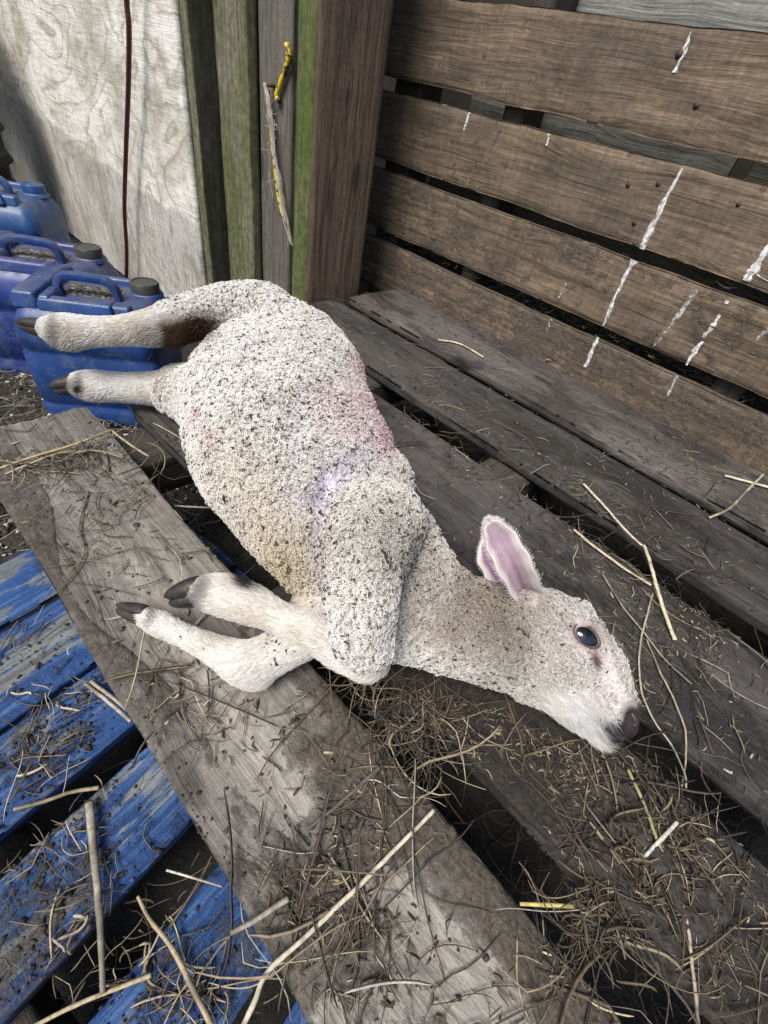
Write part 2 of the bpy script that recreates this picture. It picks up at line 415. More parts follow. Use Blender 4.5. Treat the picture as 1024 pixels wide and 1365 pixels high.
deck_board(2, -1.86, 0.902, 1.37, mudC, ny=60, nx=560)
deck_board(3, -2.12, 1.53, 1.945, mudD, nx=500)
deck_board(4, -2.12, 2.055, 2.545, mudE, nx=460, x1=1.4)
for x0, x1, y0, y1 in ((-1.50, -1.30, 0.02, 2.5), (-0.62, -0.42, 0.02, 2.5), (0.72, 0.92, 0.02, 2.5), (-2.08, -1.94, 1.55, 2.5)):
    Mx = T4(x1, y0, -0.060) @ Matrix.Rotation(math.pi / 2, 4, 'Z')
    board('beam', (y1 - y0) * S, (x1 - x0) * S, 0.16 * S, M_beam, deck, Mx, nx=60, ny=8, seed=int(x0 * 10) + 40)

# blue pallet below (its boards run across, slightly turned)
BZ = -0.24
blue = empty('blue_pallet', (-0.7 * S, 0.2 * S, -0.6 * S), 'blue painted pallet with peeling muddy boards lying lower, under the grey pallet', 'pallet')
def bl(px, py): p = onz(px, py, BZ); return p[:2]
bedges = [((0, 748), (38, 731)), ((0, 833), (74, 788)), ((0, 843), (76, 796)), ((0, 968), (127, 880)), ((0, 982), (130, 888)), ((0, 1112), (175, 965)), ((0, 1162), (193, 1003)), ((0, 1352), (256, 1100)), ((160, 1320), (280, 1155)), ((312, 1346), (350, 1305)), ((372, 1365), (402, 1335))]
lines = []
for a, b in bedges:
    A, B = bl(*a), bl(*b); lines.append((A, B))
yaw_dirs = [(B - A) / np.linalg.norm(B - A) for A, B in lines[1:8]]
bd = np.mean(yaw_dirs, 0); bd /= np.linalg.norm(bd)
bn = np.array([bd[1], -bd[0]])          # pointing to +X, towards the viewer
offs = [float(((A + B) / 2) @ bn) for A, B in lines]
bang = math.atan2(bd[1], bd[0])
pairs = [(offs[0], offs[1]), (offs[2], offs[3]), (offs[4], offs[5]), (offs[6], offs[7]), (offs[8], offs[9]), (offs[10], offs[10] + 0.3)]
labels = ['pale board with the blue worn almost off', 'board with pale blue scuffed patches', None, None, None, None]
for i, (a, b) in enumerate(pairs):
    o0 = bd * (-0.55) + bn * b
    Mx = Matrix.Translation((o0[0] * S, o0[1] * S, BZ * S)) @ Matrix.Rotation(bang, 4, 'Z')
    worn = [0.62, 0.5, 0.15, 0.1, -0.1, 0.1][i]
    def mf(X, Y, i=i):
        P = np.stack([X * 8 + i * 5, Y * 8, 0 * X], 1); return 0.16 + 0.9 * (fbm(P, 3, 60 + i) - 0.45) + (0.15 if i in (2, 3) else 0)
    def wf(X, Y, w=worn, i=i):
        return w + 0.9 * (fbm(np.stack([X * 7, Y * 20 + i, 0 * X], 1), 3, 90 + i) - 0.5) - (0.7 * sstep(0.05, 0.0, Y) if i == 1 else 0)
    board('board', [1.16, 1.14, 1.13, 0.95, 0.72, 0.7][i] * S, (b - a) * S, 0.05 * S, M_blue, blue, Mx, nx=330, ny=36, seed=20 + i, mudf=mf, attrs={'worn': wf}, label=labels[i])
for s in (-0.42, 0.16, 0.42):
    o0 = bd * s + bn * (offs[0])
    Mx = Matrix.Translation((o0[0] * S, o0[1] * S, (BZ - 0.054) * S)) @ Matrix.Rotation(bang - math.pi / 2, 4, 'Z')
    board('beam', 1.2 * S, 0.12 * S, 0.2 * S, M_beam, blue, Mx, nx=60, ny=8, seed=70 + int(s * 10))

# ---------------------------------------------------------------- pallet wall at the back
YW = 2.555
wallp = empty('pallet_wall', (-0.9 * S, YW * S, -0.3 * S), 'upright wooden pallet of brown boards standing behind the lamb as a wall', 'pallet')
def up_board(name, x0, x1, z0, z1, y, th, mat, parent, seed, nx=300, ny=40, label=None, tilt=0.0, **kw):
    # local x -> world X, local y -> world Z, local z -> -Y (top face looks towards the camera)
    Mx = Matrix.Translation((x0 * S, y * S, z0 * S)) @ Matrix.Rotation(-tilt, 4, 'Y') @ Matrix(((1, 0, 0, 0), (0, 0, -1, 0), (0, 1, 0, 0), (0, 0, 0, 1)))
    return board(name, (x1 - x0) * S, (z1 - z0) * S, th * S, mat, parent, Mx, nx=nx, ny=ny, seed=seed, label=label, **kw)
wb = []
def wm(k):
    def f(X, Y):
        return k + 0.5 * (fbm(np.stack([X * 4, Y * 9, X * 0 + k], 1), 3, 33) - 0.5)
    return f
for i, (z0, z1, k) in enumerate(((1.022, 1.345, 0.0), (0.648, 0.962, 0.05), (0.282, 0.598, 0.22), (-0.09, 0.213, 0.38))):
    wb.append(up_board('board', -3.0, 1.4, z0, z1, YW, 0.05, M_wall, wallp, 50 + i, nx=420, ny=44, mudf=wm(k), edge=0.004, rnd=0.004))
for i, (x0, x1) in enumerate(((-2.5, -2.3), (-1.72, -1.6), (-0.15, -0.02), (0.9, 1.2))):
    Mx = Matrix.Translation((x1 * S, (YW + 0.056) * S, -0.3 * S)) @ Matrix(((0, -1, 0, 0), (0, 0, -1, 0), (1, 0, 0, 0), (0, 0, 0, 1)))
    board('upright_beam', 1.95 * S, (x1 - x0) * S, 0.2 * S, M_beam, wallp, Mx, nx=50, ny=8, seed=80 + i)
# rear boards seen through the gaps
for i, (x0, x1, z0, z1, mt, yy) in enumerate(((-2.1, -0.62, 0.86, 1.16, M_back, .27), (-0.56, 1.3, 0.84, 1.2, M_grey, .27), (-2.3, 0.3, 0.40, 0.68, M_grey, .28), (-2.5, 1.3, 0.05, 0.27, M_beam, .29), (-1.75, 0.05, 1.26, 1.62, M_back, .275), (0.12, 1.3, 1.26, 1.55, M_grey, .28))):
    up_board('rear_board', x0, x1, z0, z1, YW + yy, 0.04, mt, wallp, 90 + i, nx=120, ny=14)
# shed wall far behind the pallet
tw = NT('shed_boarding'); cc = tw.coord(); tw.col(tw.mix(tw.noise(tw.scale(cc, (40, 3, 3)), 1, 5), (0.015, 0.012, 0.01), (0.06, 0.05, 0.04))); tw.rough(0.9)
def box(mb, x0, x1, y0, y1, z0, z1, c=None):
    V = [(x, y, z) for x in (x0, x1) for y in (y0, y1) for z in (z0, z1)]
    mb.add(np.array(V) * S, [(0, 1, 3, 2), (4, 6, 7, 5), (0, 4, 5, 1), (2, 3, 7, 6), (0, 2, 6, 4), (1, 5, 7, 3)], c)
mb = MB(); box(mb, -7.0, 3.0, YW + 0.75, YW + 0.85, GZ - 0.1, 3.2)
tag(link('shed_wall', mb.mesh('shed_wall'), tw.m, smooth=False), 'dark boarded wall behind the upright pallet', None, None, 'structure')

# bird droppings running down the wall boards
tdrop = NT('dried_white_dropping'); cc = tdrop.coord(); tdrop.col(tdrop.mix(tdrop.ramp(tdrop.noise(cc, 160, 4), [(0.42, 0.0), (0.6, 1.0)]), (0.42, 0.42, 0.40), (0.78, 0.79, 0.78))); tdrop.rough(0.8)
tdropf = NT('faint_grey_dropping'); cc = tdropf.coord(); tdropf.col(tdropf.mix(tdropf.ramp(tdropf.noise(cc, 160, 4), [(0.42, 0.0), (0.6, 1.0)]), (0.16, 0.15, 0.13), (0.46, 0.46, 0.44))); tdropf.rough(0.8)
for t_ in (tdrop, tdropf):
    q_ = t_.coord(); t_.l(t_.ramp(t_.noise(t_.scale(q_, (1, 1, .35)), 210, 5, .7), [(0.36, 0.0), (0.50, 1.0)]), t_.b.inputs['Alpha'])
def streak(bi, pts, w, mat, seed):
    P = np.array([ony(x, y, YW) for x, y in pts]); n = 46
    P = spline(P, n); t = np.linspace(0, 1, n)
    wv = np.interp(t, np.linspace(0, 1, len(w)), w) / FPX * np.array([depth(p) for p in P]) * 0.44
    wv *= 0.55 + 0.9 * vnoise(np.stack([t * 9, t * 0, t * 0 + seed], 1), seed)
    off = (vnoise(np.stack([t * 7, t * 0 + 3, t * 0 + seed], 1), seed) - 0.5) * wv.mean() * 0.9 + (vnoise(np.stack([t * 40, t * 0 + 3, t * 0 + seed], 1), seed) - 0.5) * wv.mean() * 0.35
    V = []
    for k in range(n):
        x, _, z = P[k]
        x += off[k]
        for dx, yy in ((-1, 0.001), (-0.6, -0.0035), (0.6, -0.0035), (1, 0.001)): V.append((x + dx * wv[k], YW + yy * .5 - 0.001, z))
    F = []
    for k in range(n - 1):
        for j in range(3): a = k * 4 + j; F.append((a, a + 4, a + 5, a + 1))
    tag(link('white_streak', mesh_from(np.array(V) * S, F, 'streak'), mat, wb[bi]), None)
streak(0, [(921, 42), (913, 68), (899, 97)], [2, 5, 7, 5, 6], tdrop.m, 1)
streak(1, [(910, 224), (890, 262), (873, 295), (856, 332)], [3, 6, 7, 5, 8, 6], tdrop.m, 2)
streak(2, [(846, 347), (832, 372), (815, 408), (803, 434)], [10, 7, 4, 4, 5, 2], tdrop.m, 3)
streak(3, [(797, 449), (787, 472), (780, 489)], [4, 5, 5, 3], tdrop.m, 4)
streak(2, [(928, 386), (905, 418), (890, 438), (872, 462)], [5, 6, 8, 5, 4, 2], tdropf.m, 5)
streak(2, [(971, 401), (952, 432), (938, 450)], [6, 9, 9, 6], tdrop.m, 6)
streak(2, [(937, 455), (925, 470), (914, 486)], [4, 7, 6, 3], tdrop.m, 7)
streak(1, [(1030, 318), (1012, 345), (1003, 362), (994, 374)], [8, 10, 12, 10, 12], tdrop.m, 8)
streak(1, [(1003, 362), (1015, 370), (1022, 374)], [9, 8, 7], tdrop.m, 9)
streak(1, [(626, 150), (622, 162), (619, 173)], [5, 4, 2], tdrop.m, 10)
streak(1, [(732, 178), (729, 194)], [4, 3], tdrop.m, 11)
streak(2, [(755, 377), (745, 397)], [4, 3], tdropf.m, 12)
streak(3, [(736, 425), (728, 442)], [4, 3], tdropf.m, 13)
streak(2, [(1030, 432), (1015, 447), (1005, 459)], [7, 6, 3], tdropf.m, 14)
streak(3, [(903, 500), (890, 528)], [5, 3], tdropf.m, 15)

# ---------------------------------------------------------------- posts
def post(name, x0, x1, y0, y1, z0, z1, mat_front, label, seed, mat_side=None, group=None):
    th = y1 - y0
    e = empty(name, (0.5 * (x0 + x1) * S, y0 * S, z0 * S), label, 'timber post', group)
    # local x -> Z up, local y -> -X, local z -> -Y
    Mx = Matrix.Translation((x1 * S, y0 * S, z0 * S)) @ Matrix(((0, -1, 0, 0), (0, 0, -1, 0), (1, 0, 0, 0), (0, 0, 0, 1)))
    o = board('post_timber', (z1 - z0) * S, (x1 - x0) * S, th * S, [mat_front], e, Mx, nx=260, ny=18, seed=seed, edge=0.002, rnd=0.0025)
    if mat_side:
        # the side facing +X is local y = 0
        o.data.materials.append(mat_side)
        nrm = np.zeros(len(o.data.polygons) * 3); o.data.polygons.foreach_get('normal', nrm); nrm = nrm.reshape(-1, 3)
        o.data.polygons.foreach_set('material_index', (nrm[:, 1] < -0.7).astype(np.int32))
    return e
ZT = 3.0
post('corner_post', -2.30, -2.168, 1.741, 2.184, GZ, ZT, M_green_bright, 'thick corner post, bright green front edge, dark streaked brown side, against the upright pallet', 101, M_post)
post('timber_post', -2.69, -2.41, 1.80, 1.90, GZ, ZT, M_grey, 'grey brown timber with yellow rope hanging on it, left of the corner post', 102)
post('timber_post', -2.985, -2.685, 1.735, 1.80, GZ, ZT, M_green, 'flat green algae covered timber between two darker ones', 103)
post('timber_post', -3.055, -2.985, 1.60, 1.75, GZ, ZT, M_green, 'dark narrow timber along the edge of the pale plywood sheet', 104, M_green_dark)
# added dark board that stands in for the black shade in the gap
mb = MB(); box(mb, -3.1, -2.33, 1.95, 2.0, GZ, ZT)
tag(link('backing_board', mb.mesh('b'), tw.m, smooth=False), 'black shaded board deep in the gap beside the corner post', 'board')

# ---------------------------------------------------------------- plywood
def plywood():
    YP = 1.575
    t = NT('weathered_plywood'); c = t.coord(rnd=False)
    sep = t.n('ShaderNodeSeparateXYZ'); t.l(c, sep.inputs[0])
    w1 = t.noise(t.scale(c, (2.5, 1, 3.0)), 1.0, 3, 0.5)
    whorl = t.noise(t.scale(c, (1.5, 1, 2.3)), 1.0, 3, 0.5, 0.8)
    wfr = t.math('FRACT', t.math('MULTIPLY', whorl, 13.0))
    wvf = t.ramp(wfr, [(0.0, 0.25), (0.12, 0.6), (0.6, 1.0), (0.9, 0.85), (1.0, 0.25)])
    fib = t.noise(t.scale(c, (12, 1, 260)), 1.0, 5, 0.65)
    vert = t.noise(t.scale(c, (200, 1, 14)), 1.0, 4, 0.65)
    blot = t.noise(c, 5.0, 6, 0.62)
    g = t.math('ADD', t.math('MULTIPLY', wvf, 0.22), t.math('MULTIPLY', fib, 0.78))
    base = t.mix(t.ramp(g, [(0.28, 0.0), (0.62, 1.0)]), (0.27, 0.245, 0.20), (0.74, 0.72, 0.67))
    base = t.mix(t.ramp(blot, [(0.48, 0.0), (0.66, 0.75)]), base, (0.30, 0.27, 0.205))
    base = t.mix(t.math('MULTIPLY', t.ramp(t.noise(c, 7.5, 5, 0.6), [(0.5, 0.0), (0.62, 1.0)]), 0.28), base, (0.24, 0.25, 0.13))
    ln_ = t.ramp(wfr, [(0.0, 1.0), (0.14, 0.0), (0.90, 0.0), (1.0, 1.0)])
    base = t.mix(t.math('MULTIPLY', ln_, t.math('MULTIPLY', blot, 1.0)), base, (0.30, 0.25, 0.18))
    # lower splash zone, darker with vertical scratches (dirt up to a tide line on the sheet)
    zz = t.math('ADD', sep.outputs['Z'], t.math('MULTIPLY_ADD', blot, 0.10, -0.05))
    zz = t.math('ADD', zz, t.math('MULTIPLY', sep.outputs['X'], 0.07))
    low = t.ramp(t.math('MULTIPLY_ADD', zz, 2.0, 0.5), [(0.40, 1.0), (0.435, 0.0)])
    lowc = t.mix(t.ramp(vert, [(0.40, 0.0), (0.62, 1.0)]), (0.11, 0.095, 0.075), (0.46, 0.44, 0.40))
    base = t.mix(t.math('MULTIPLY', low, 0.6), base, lowc)
    kn = t.n('ShaderNodeTexVoronoi'); t.l(t.scale(c, (5, 1, 2.6)), kn.inputs['Vector']); kn.inputs['Scale'].default_value = 1.0
    base = t.mix(t.ramp(kn.outputs['Distance'], [(0.035, 0.9), (0.09, 0.0)]), base, (0.10, 0.08, 0.06))
    base = t.mix(t.math('MULTIPLY', t.ramp(t.noise(c, 60, 6, 0.75), [(0.52, 0.0), (0.66, 1.0)]), 0.45), base, (0.12, 0.105, 0.085))
    t.col(base); t.rough(0.85)
    h = t.math('ADD', fib, t.math('MULTIPLY', vert, t.math('MULTIPLY', low, 1.2)))
    t.bump(t.math('ADD', h, t.noise(c, 300, 3)), 0.7, 0.002)
    nx, nz = 200, 90
    xs = np.linspace(-11, -3.055, nx); zs = np.linspace(GZ, 3.0, nz)
    X, Z = np.meshgrid(xs, zs, indexing='ij'); P = np.stack([X.ravel(), 0 * X.ravel(), Z.ravel()], 1)
    d = (fbm(P * 1.5, 3, 5) - 0.5) * 0.008
    P[:, 1] = YP + d * sstep(-3.1, -3.6, P[:, 0]); n = len(P)
    Q = P.copy(); Q[:, 1] += 0.035
    i = np.arange(nx - 1)[:, None]; j = np.arange(nz - 1)[None]
    F = np.stack([i * nz + j, (i + 1) * nz + j, (i + 1) * nz + j + 1, i * nz + j + 1], -1).reshape(-1, 4)
    G = F[:, ::-1] + n
    ed = []
    for jj in range(nz - 1):
        a = (nx - 1) * nz + jj; ed.append((a, a + n, a + 1 + n, a + 1)); a = jj; ed.append((a, a + 1, a + 1 + n, a + n))
    for ii in range(nx - 1):
        a = ii * nz + nz - 1; b = a + nz; ed.append((a, b, b + n, a + n)); 
    me = mesh_from(np.vstack([P, Q]) * S, np.vstack([F, G, np.array(ed)]), 'plywood_sheet')
    tag(link('plywood_sheet', me, t.m), 'large pale weathered plywood sheet with knots and a dirty lower part behind the cans', 'plywood sheet')
plywood()

# hanging dark red cable
tc_ = NT('red_cable'); cc = tc_.coord(); tc_.col(tc_.mix(tc_.ramp(tc_.noise(cc, 90, 3), [(0.4, 0.0), (0.65, 1.0)]), (0.09, 0.008, 0.012), (0.035, 0.018, 0.014))); tc_.rough(0.5)
pts = [ony(x, y, 1.50) for x, y in ((171, -60), (169, 0), (172, 40), (171, 120), (168, 200), (166, 280), (169, 340), (168, 420))]
pts = [np.array([p[0], p[1], p[2]]) for p in pts]; pts.append(pts[-1] + np.array([0.0, -0.05, -0.4]))
V, F = tube(spline(np.array(pts), 60) * S, 0.0062, 10)
tag(link('hanging_cable', mesh_from(V, F, 'cable'), tc_.m), 'thin dark red cable hanging down in front of the plywood', 'cable')

# yellow rope with frayed twine in front of the grey brown timber
ty_ = NT('yellow_rope'); cc = ty_.coord(); ty_.col(ty_.mix(ty_.ramp(ty_.noise(cc, 55, 4), [(0.5, 0.0), (0.58, 1.0)]), (0.62, 0.45, 0.02), (0.05, 0.035, 0.02))); ty_.rough(0.45)
YR = 1.77
def wy(lst, y): return np.array([ony(a, b, y) for a, b in lst])
rope = empty('yellow_rope', tuple(wy([(352, 112)], YR)[0] * S), 'yellow and black rope with frayed grey twine tied to the grey brown timber', 'rope')
V, F = tube(spline(wy([(373, 135), (369, 128), (374, 112), (381, 92), (385, 75), (382, 58)], YR + 0.01), 40) * S, 0.0058, 10)
link('rope_loop', mesh_from(V, F, 'r'), ty_.m, rope)
V, F = tube(spline(wy([(357, 120), (360, 150), (363, 190), (367, 225), (371, 260), (377, 290)], YR), 40) * S, 0.0042, 10)
link('rope_tail', mesh_from(V, F, 'r'), ty_.m, rope)
tt = NT('frayed_twine'); tt.col((0.42, 0.39, 0.33)); tt.rough(0.9)
mb = MB()
for k in range(46):
    base = wy([(353, 112), (358, 135), (362, 165), (366, 205), (372, 240), (376, 270), (382, 295), (388, 325)], YR - 0.012)
    e = rng.integers(3, 9); base = base[:e] + rng.normal(0, 0.009, (e, 3)) * np.linspace(0.4, 1.0, e)[:, None]
    V, F = tube(spline(base, 22) * S, 0.00055, 4, cap=False); mb.add(V, F)
for k in range(14):
    p = wy([(358 + rng.uniform(0, 10), 118 + rng.uniform(0, 120))], YR - 0.012)[0]
    V, F = tube(spline(np.array([p, p + rng.normal(0, .02, 3), p + rng.normal(0, .04, 3) + [0, 0, -.02]]), 8) * S, 0.0004, 4, cap=False); mb.add(V, F)
link('frayed_twine', mb.mesh('tw'), tt.m, rope)
mb = MB(); p = wy([(357, 113)], YR - 0.01)[0] * S
V, F = tube([p + Vector((0, 0.02, 0)), p - Vector((0, 0.001, 0))], 0.0035, 12); mb.add(V, F)
tn = NT('rusty_nail'); tn.col((0.05, 0.03, 0.02)); tn.rough(0.7)
link('nail', mb.mesh('nail'), tn.m, rope)

# ---------------------------------------------------------------- jerry cans
def can_mat(name, c):
    t = NT(name); q = t.coord()
    n1 = t.noise(q, 9, 6, 0.65); n2 = t.noise(q, 60, 5, 0.7)
    base = t.mix(t.ramp(n1, [(0.3, 0.0), (0.7, 1.0)]), tuple(x * 0.75 for x in c), tuple(min(1, x * 1.25 + 0.01) for x in c))
    ge = t.n('ShaderNodeNewGeometry'); sp = t.n('ShaderNodeSeparateXYZ'); t.l(ge.outputs['Normal'], sp.inputs[0])
    up = t.math('MULTIPLY', t.ramp(sp.outputs['Z'], [(0.55, 0.0), (0.9, 1.0)]), t.ramp(n2, [(0.34, 0.0), (0.56, 1.0)]))
    up = t.math('MULTIPLY', up, t.ramp(n1, [(0.40, 0.25), (0.55, 1.0)]))
    base = t.mix(t.math('MULTIPLY', up, 0.85), base, (0.075, 0.07, 0.06))
    base = t.mix(t.math('MULTIPLY', t.ramp(t.noise(q, 26, 6, 0.7), [(0.50, 0.0), (0.64, 1.0)]), 0.45), base, (0.10, 0.13, 0.18))
    t.col(base); t.rough(t.mix(up, 0.36, 0.85)); t.bump(t.math('ADD', n2, t.math('MULTIPLY', t.noise(q, 300, 2), 0.4)), 0.35, 0.0012)
    return t.m
M_can = can_mat('blue_plastic', (0.007, 0.040, 0.17)); M_can2 = can_mat('violet_blue_plastic', (0.008, 0.028, 0.15)); M_can3 = can_mat('bright_blue_plastic', (0.006, 0.052, 0.18))
tcap = NT('black_plastic_cap'); q = tcap.coord(); tcap.col(tcap.mix(tcap.noise(q, 50, 4), (0.012, 0.012, 0.013), (0.07, 0.068, 0.06))); tcap.rough(0.5)
tsil = NT('grit_in_recess'); q = tsil.coord(); tsil.col(tsil.mix(tsil.ramp(tsil.noise(q, 120, 4), [(0.45, 0.0), (0.6, 1.0)]), (0.02, 0.017, 0.014), (0.20, 0.18, 0.15))); tsil.rough(0.8)
def rrect(w, d, r, n=6):
    """rounded rectangle outline centred on the origin"""
    out = []
    for cx_, cy_, a0 in ((w / 2 - r, d / 2 - r, 0), (-w / 2 + r, d / 2 - r, 90), (-w / 2 + r, -d / 2 + r, 180), (w / 2 - r, -d / 2 + r, 270)):
        for k in range(n):
            a = math.radians(a0 + 90 * k / (n - 1)); out.append((cx_ + r * math.cos(a), cy_ + r * math.sin(a)))
    return np.array(out)
def rbox(w, d, h, r=0.01, taper=0.0, bev=0.006):
    """rounded block from z=0 up to h"""
    secs = [(0, -bev), (bev, 0), (h - bev, -taper), (h - bev * 0.3, -taper - bev * 0.35), (h, -taper - bev)]
    V = []; n = 0
    for z, s in secs:
        o = rrect(w + 2 * s, d + 2 * s, max(r + s, 0.002)); n = len(o); V += [(x, y, z) for x, y in o]
    F = []
    for i in range(len(secs) - 1):
        for j in range(n): k = (j + 1) % n; F.append((i * n + j, i * n + k, (i + 1) * n + k, (i + 1) * n + j))
    F.append(tuple(range(n))[::-1]); F.append(tuple((len(secs) - 1) * n + j for j in range(n)))
    return np.array(V), F
def jerry_can(origin, yaw, H, mat, capmat, label, W=0.285, D=0.235, group='blue plastic jerry cans beside the pallet'):
    """origin: near left top corner in metres on the ground plane under it; x runs along the near side, y away"""
    e = empty('jerry_can', origin, label, 'jerry can', group); e.rotation_euler = (0, 0, yaw)
    inv = Matrix.Identity(4)
    def part(name, VF, m_, at=(0, 0, 0)):
        V, F = VF; V = np.asarray(V) + np.array(at); me = mesh_from(V, F, name)
        o = bpy.data.objects.new(name, me); COL.objects.link(o); me.materials.append(m_); me.polygons.foreach_set('use_smooth', [True] * len(me.polygons))
        mod = o.modifiers.new('w', 'EDGE_SPLIT'); mod.split_angle = math.radians(40)
        o.parent = e; return o
    # body: lofted rounded box with a seam groove and waist
    secs = [(0, -0.006), (0.008, 0), (0.05, 0.001), (0.056, -0.003), (0.064, -0.003), (0.07, 0.001), (H - 0.105, 0.0), (H - 0.098, -0.004), (H - 0.088, -0.004), (H - 0.080, 0.0), (H - 0.050, -0.002), (H - 0.030, -0.008), (H - 0.012, -0.020), (H - 0.003, -0.030), (H, -0.040), (H, -0.05), (H - 0.0, -0.09)]
    V = []
    for z, s in secs:
        o = rrect(W + 2 * s, D + 2 * s, max(0.035 + s * 0.6, 0.006), 8); n = len(o)
        V += [(x + W / 2, y + D / 2, z) for x, y in o]
    F = []
    for i in range(len(secs) - 1):
        for j in range(n): k = (j + 1) % n; F.append((i * n + j, i * n + k, (i + 1) * n + k, (i + 1) * n + j))
    F.append(tuple(range(n))[::-1]); F.append(tuple((len(secs) - 1) * n + j for j in range(n)))
    part('body', (V, F), mat)
    # raised shoulders left, near ridge, far ridge
    mbb = MB()
    for (x, y, w, d, h) in ((0.040, D / 2, 0.052, D - 0.05, 0.026), (W * 0.5 + 0.01, 0.040, W - 0.10, 0.034, 0.018), (W * 0.5, D - 0.034, W - 0.09, 0.026, 0.016)):
        V, F = rbox(w, d, h + 0.01, 0.01, 0.004, 0.006); mbb.add(V + [x, y, H - 0.012], F)
    part('shoulder', (np.concatenate(mbb.V), mbb.F), mat)
    for x, y in ((0.078, 0.060), (W - 0.088, 0.036)):
        V, F = rbox(0.030, 0.070 if x < 0.1 else 0.045, 0.030, 0.008, 0.004, 0.006); part('rib', (V + [x, y, H - 0.010], F), mat)
    # handle: a bridge along the near half
    hp = np.array([(0.080, 0.098, H - 0.01), (0.080, 0.102, H + 0.020), (0.092, 0.104, H + 0.036), (0.115, 0.104, H + 0.040), (0.150, 0.104, H + 0.040), (0.178, 0.104, H + 0.038), (0.192, 0.104, H + 0.026), (0.196, 0.104, H + 0.006), (0.198, 0.102, H - 0.012)])
    P = spline(hp, 44); 
    T = np.gradient(P, axis=0); T /= np.linalg.norm(T, axis=1)[:, None]; Bv = np.array([0, 1.0, 0]); V = []; n = 10
    for k in range(len(P)):
        N = np.cross(Bv, T[k])
        for a in np.linspace(0, 2 * np.pi, n, endpoint=False):
            ca, sa = math.cos(a), math.sin(a); ca = math.copysign(abs(ca) ** 0.6, ca); sa = math.copysign(abs(sa) ** 0.6, sa)
            V.append(P[k] + Bv * 0.0125 * ca + N * 0.0085 * sa)
    F = []
    for i in range(len(P) - 1):
        for j in range(n): k = (j + 1) % n; F.append((i * n + j, i * n + k, (i + 1) * n + k, (i + 1) * n + j))
    part('handle', (V, F), mat)
    part('silt', (lambda VF: (VF[0] + [0.140, 0.130, H - 0.003], VF[1]))(rbox(0.12, 0.06, 0.006, 0.01, 0.002, 0.002)), tsil.m)
    # cap with knurled rim
    n = 48; rc = 0.031; prof = [(0, 1.0), (0.024, 1.0), (0.027, 0.95), (0.027, 0.80), (0.0255, 0.78), (0.0255, 0.0)]
    V = []
    for z, rr in prof:
        for j in range(n):
            a = 2 * math.pi * j / n; r_ = rc * rr * (1 + (0.025 if j % 2 else 0) * (z < 0.026) ); V.append((r_ * math.cos(a), r_ * math.sin(a), z))
    F = []
    for i in range(len(prof) - 1):
        for j in range(n): k = (j + 1) % n; F.append((i * n + j, i * n + k, (i + 1) * n + k, (i + 1) * n + j))
    cap = part('cap', (np.array(V), F), capmat, (W - 0.050, D - 0.062, H - 0.004))
    V, F = rbox(0.075, 0.075, 0.012, 0.03, 0.003, 0.004); part('neck_collar', (V + [W - 0.050, D - 0.062, H - 0.010], F), mat)
    return e
CT = 0.0   # top of the cans
def can_at(px, py, ztop, yaw_deg, mat, capmat, label, **kw):
    p = onz(px, py, ztop); H = (ztop - GZ) * S + 0.01
    c, s = math.cos(math.radians(yaw_deg)), math.sin(math.radians(yaw_deg))
    return jerry_can((p[0] * S, p[1] * S, GZ * S - 0.01), math.radians(yaw_deg), H, mat, capmat, label, **kw)
can_at(-6, 408, 0.0, 51, M_can, tcap.m, 'nearest blue jerry can, black cap, muddy top, under the outstretched hind leg')
can_at(-74, 351, 0.0, 51, M_can2, tcap.m, 'violet blue jerry can with black cap between two other cans')
can_at(-118, 254, 0.04, 53, M_can3, M_can3, 'farthest jerry can, lighter blue with a blue cap, beside the plywood')

# ---------------------------------------------------------------- tyre at the far left
def tyre():
    t = NT('old_tyre_rubber'); q = t.coord(); t.col(t.mix(t.noise(q, 20, 5), (0.012, 0.013, 0.011), (0.05, 0.055, 0.045))); t.rough(0.8)
    c = np.array([-6.62, 0.95, 0.30]) * S
    e = empty('tractor_tyre', tuple(c - np.array([0, 0, 0.5])), 'big dark tyre with chunky lugs standing at the far left edge', 'tyre')
    Rr, rr = 0.36, 0.13; V = []; n, k = 72, 20
    for i in range(n):
        a = 2 * math.pi * i / n
        for j in range(k):
            b = 2 * math.pi * j / k; r_ = Rr + rr * math.copysign(abs(math.cos(b)) ** 0.7, math.cos(b)); y = 0.15 * math.copysign(abs(math.sin(b)) ** 0.7, math.sin(b))
            V.append((c[0] + r_ * math.cos(a), c[1] + y, c[2] + r_ * math.sin(a)))
    F = [(i * k + j, ((i + 1) % n) * k + j, ((i + 1) % n) * k + (j + 1) % k, i * k + (j + 1) % k) for i in range(n) for j in range(k)]
    link('casing', mesh_from(V, F, 'casing'), t.m, e)
    Vb, Fb = rbox(0.055, 0.14, 0.026, 0.014, 0.006, 0.008); me = mesh_from(Vb, Fb, 'lug')
    me.materials.append(t.m)
    for i in range(30):
        for s in (-1, 1):
            a = 2 * math.pi * (i + (0.5 if s > 0 else 0)) / 30
            o = bpy.data.objects.new('lug', me); COL.objects.link(o); o.parent = e; o.matrix_parent_inverse = parent_inv(e)
            o.matrix_basis = Matrix.Translation(c) @ Matrix.Rotation(-a + math.pi / 2, 4, 'Y') @ Matrix.Translation((0, s * 0.075, Rr + rr - 0.008)) @ Matrix.Rotation(math.radians(25 * s), 4, 'Z')
tyre()

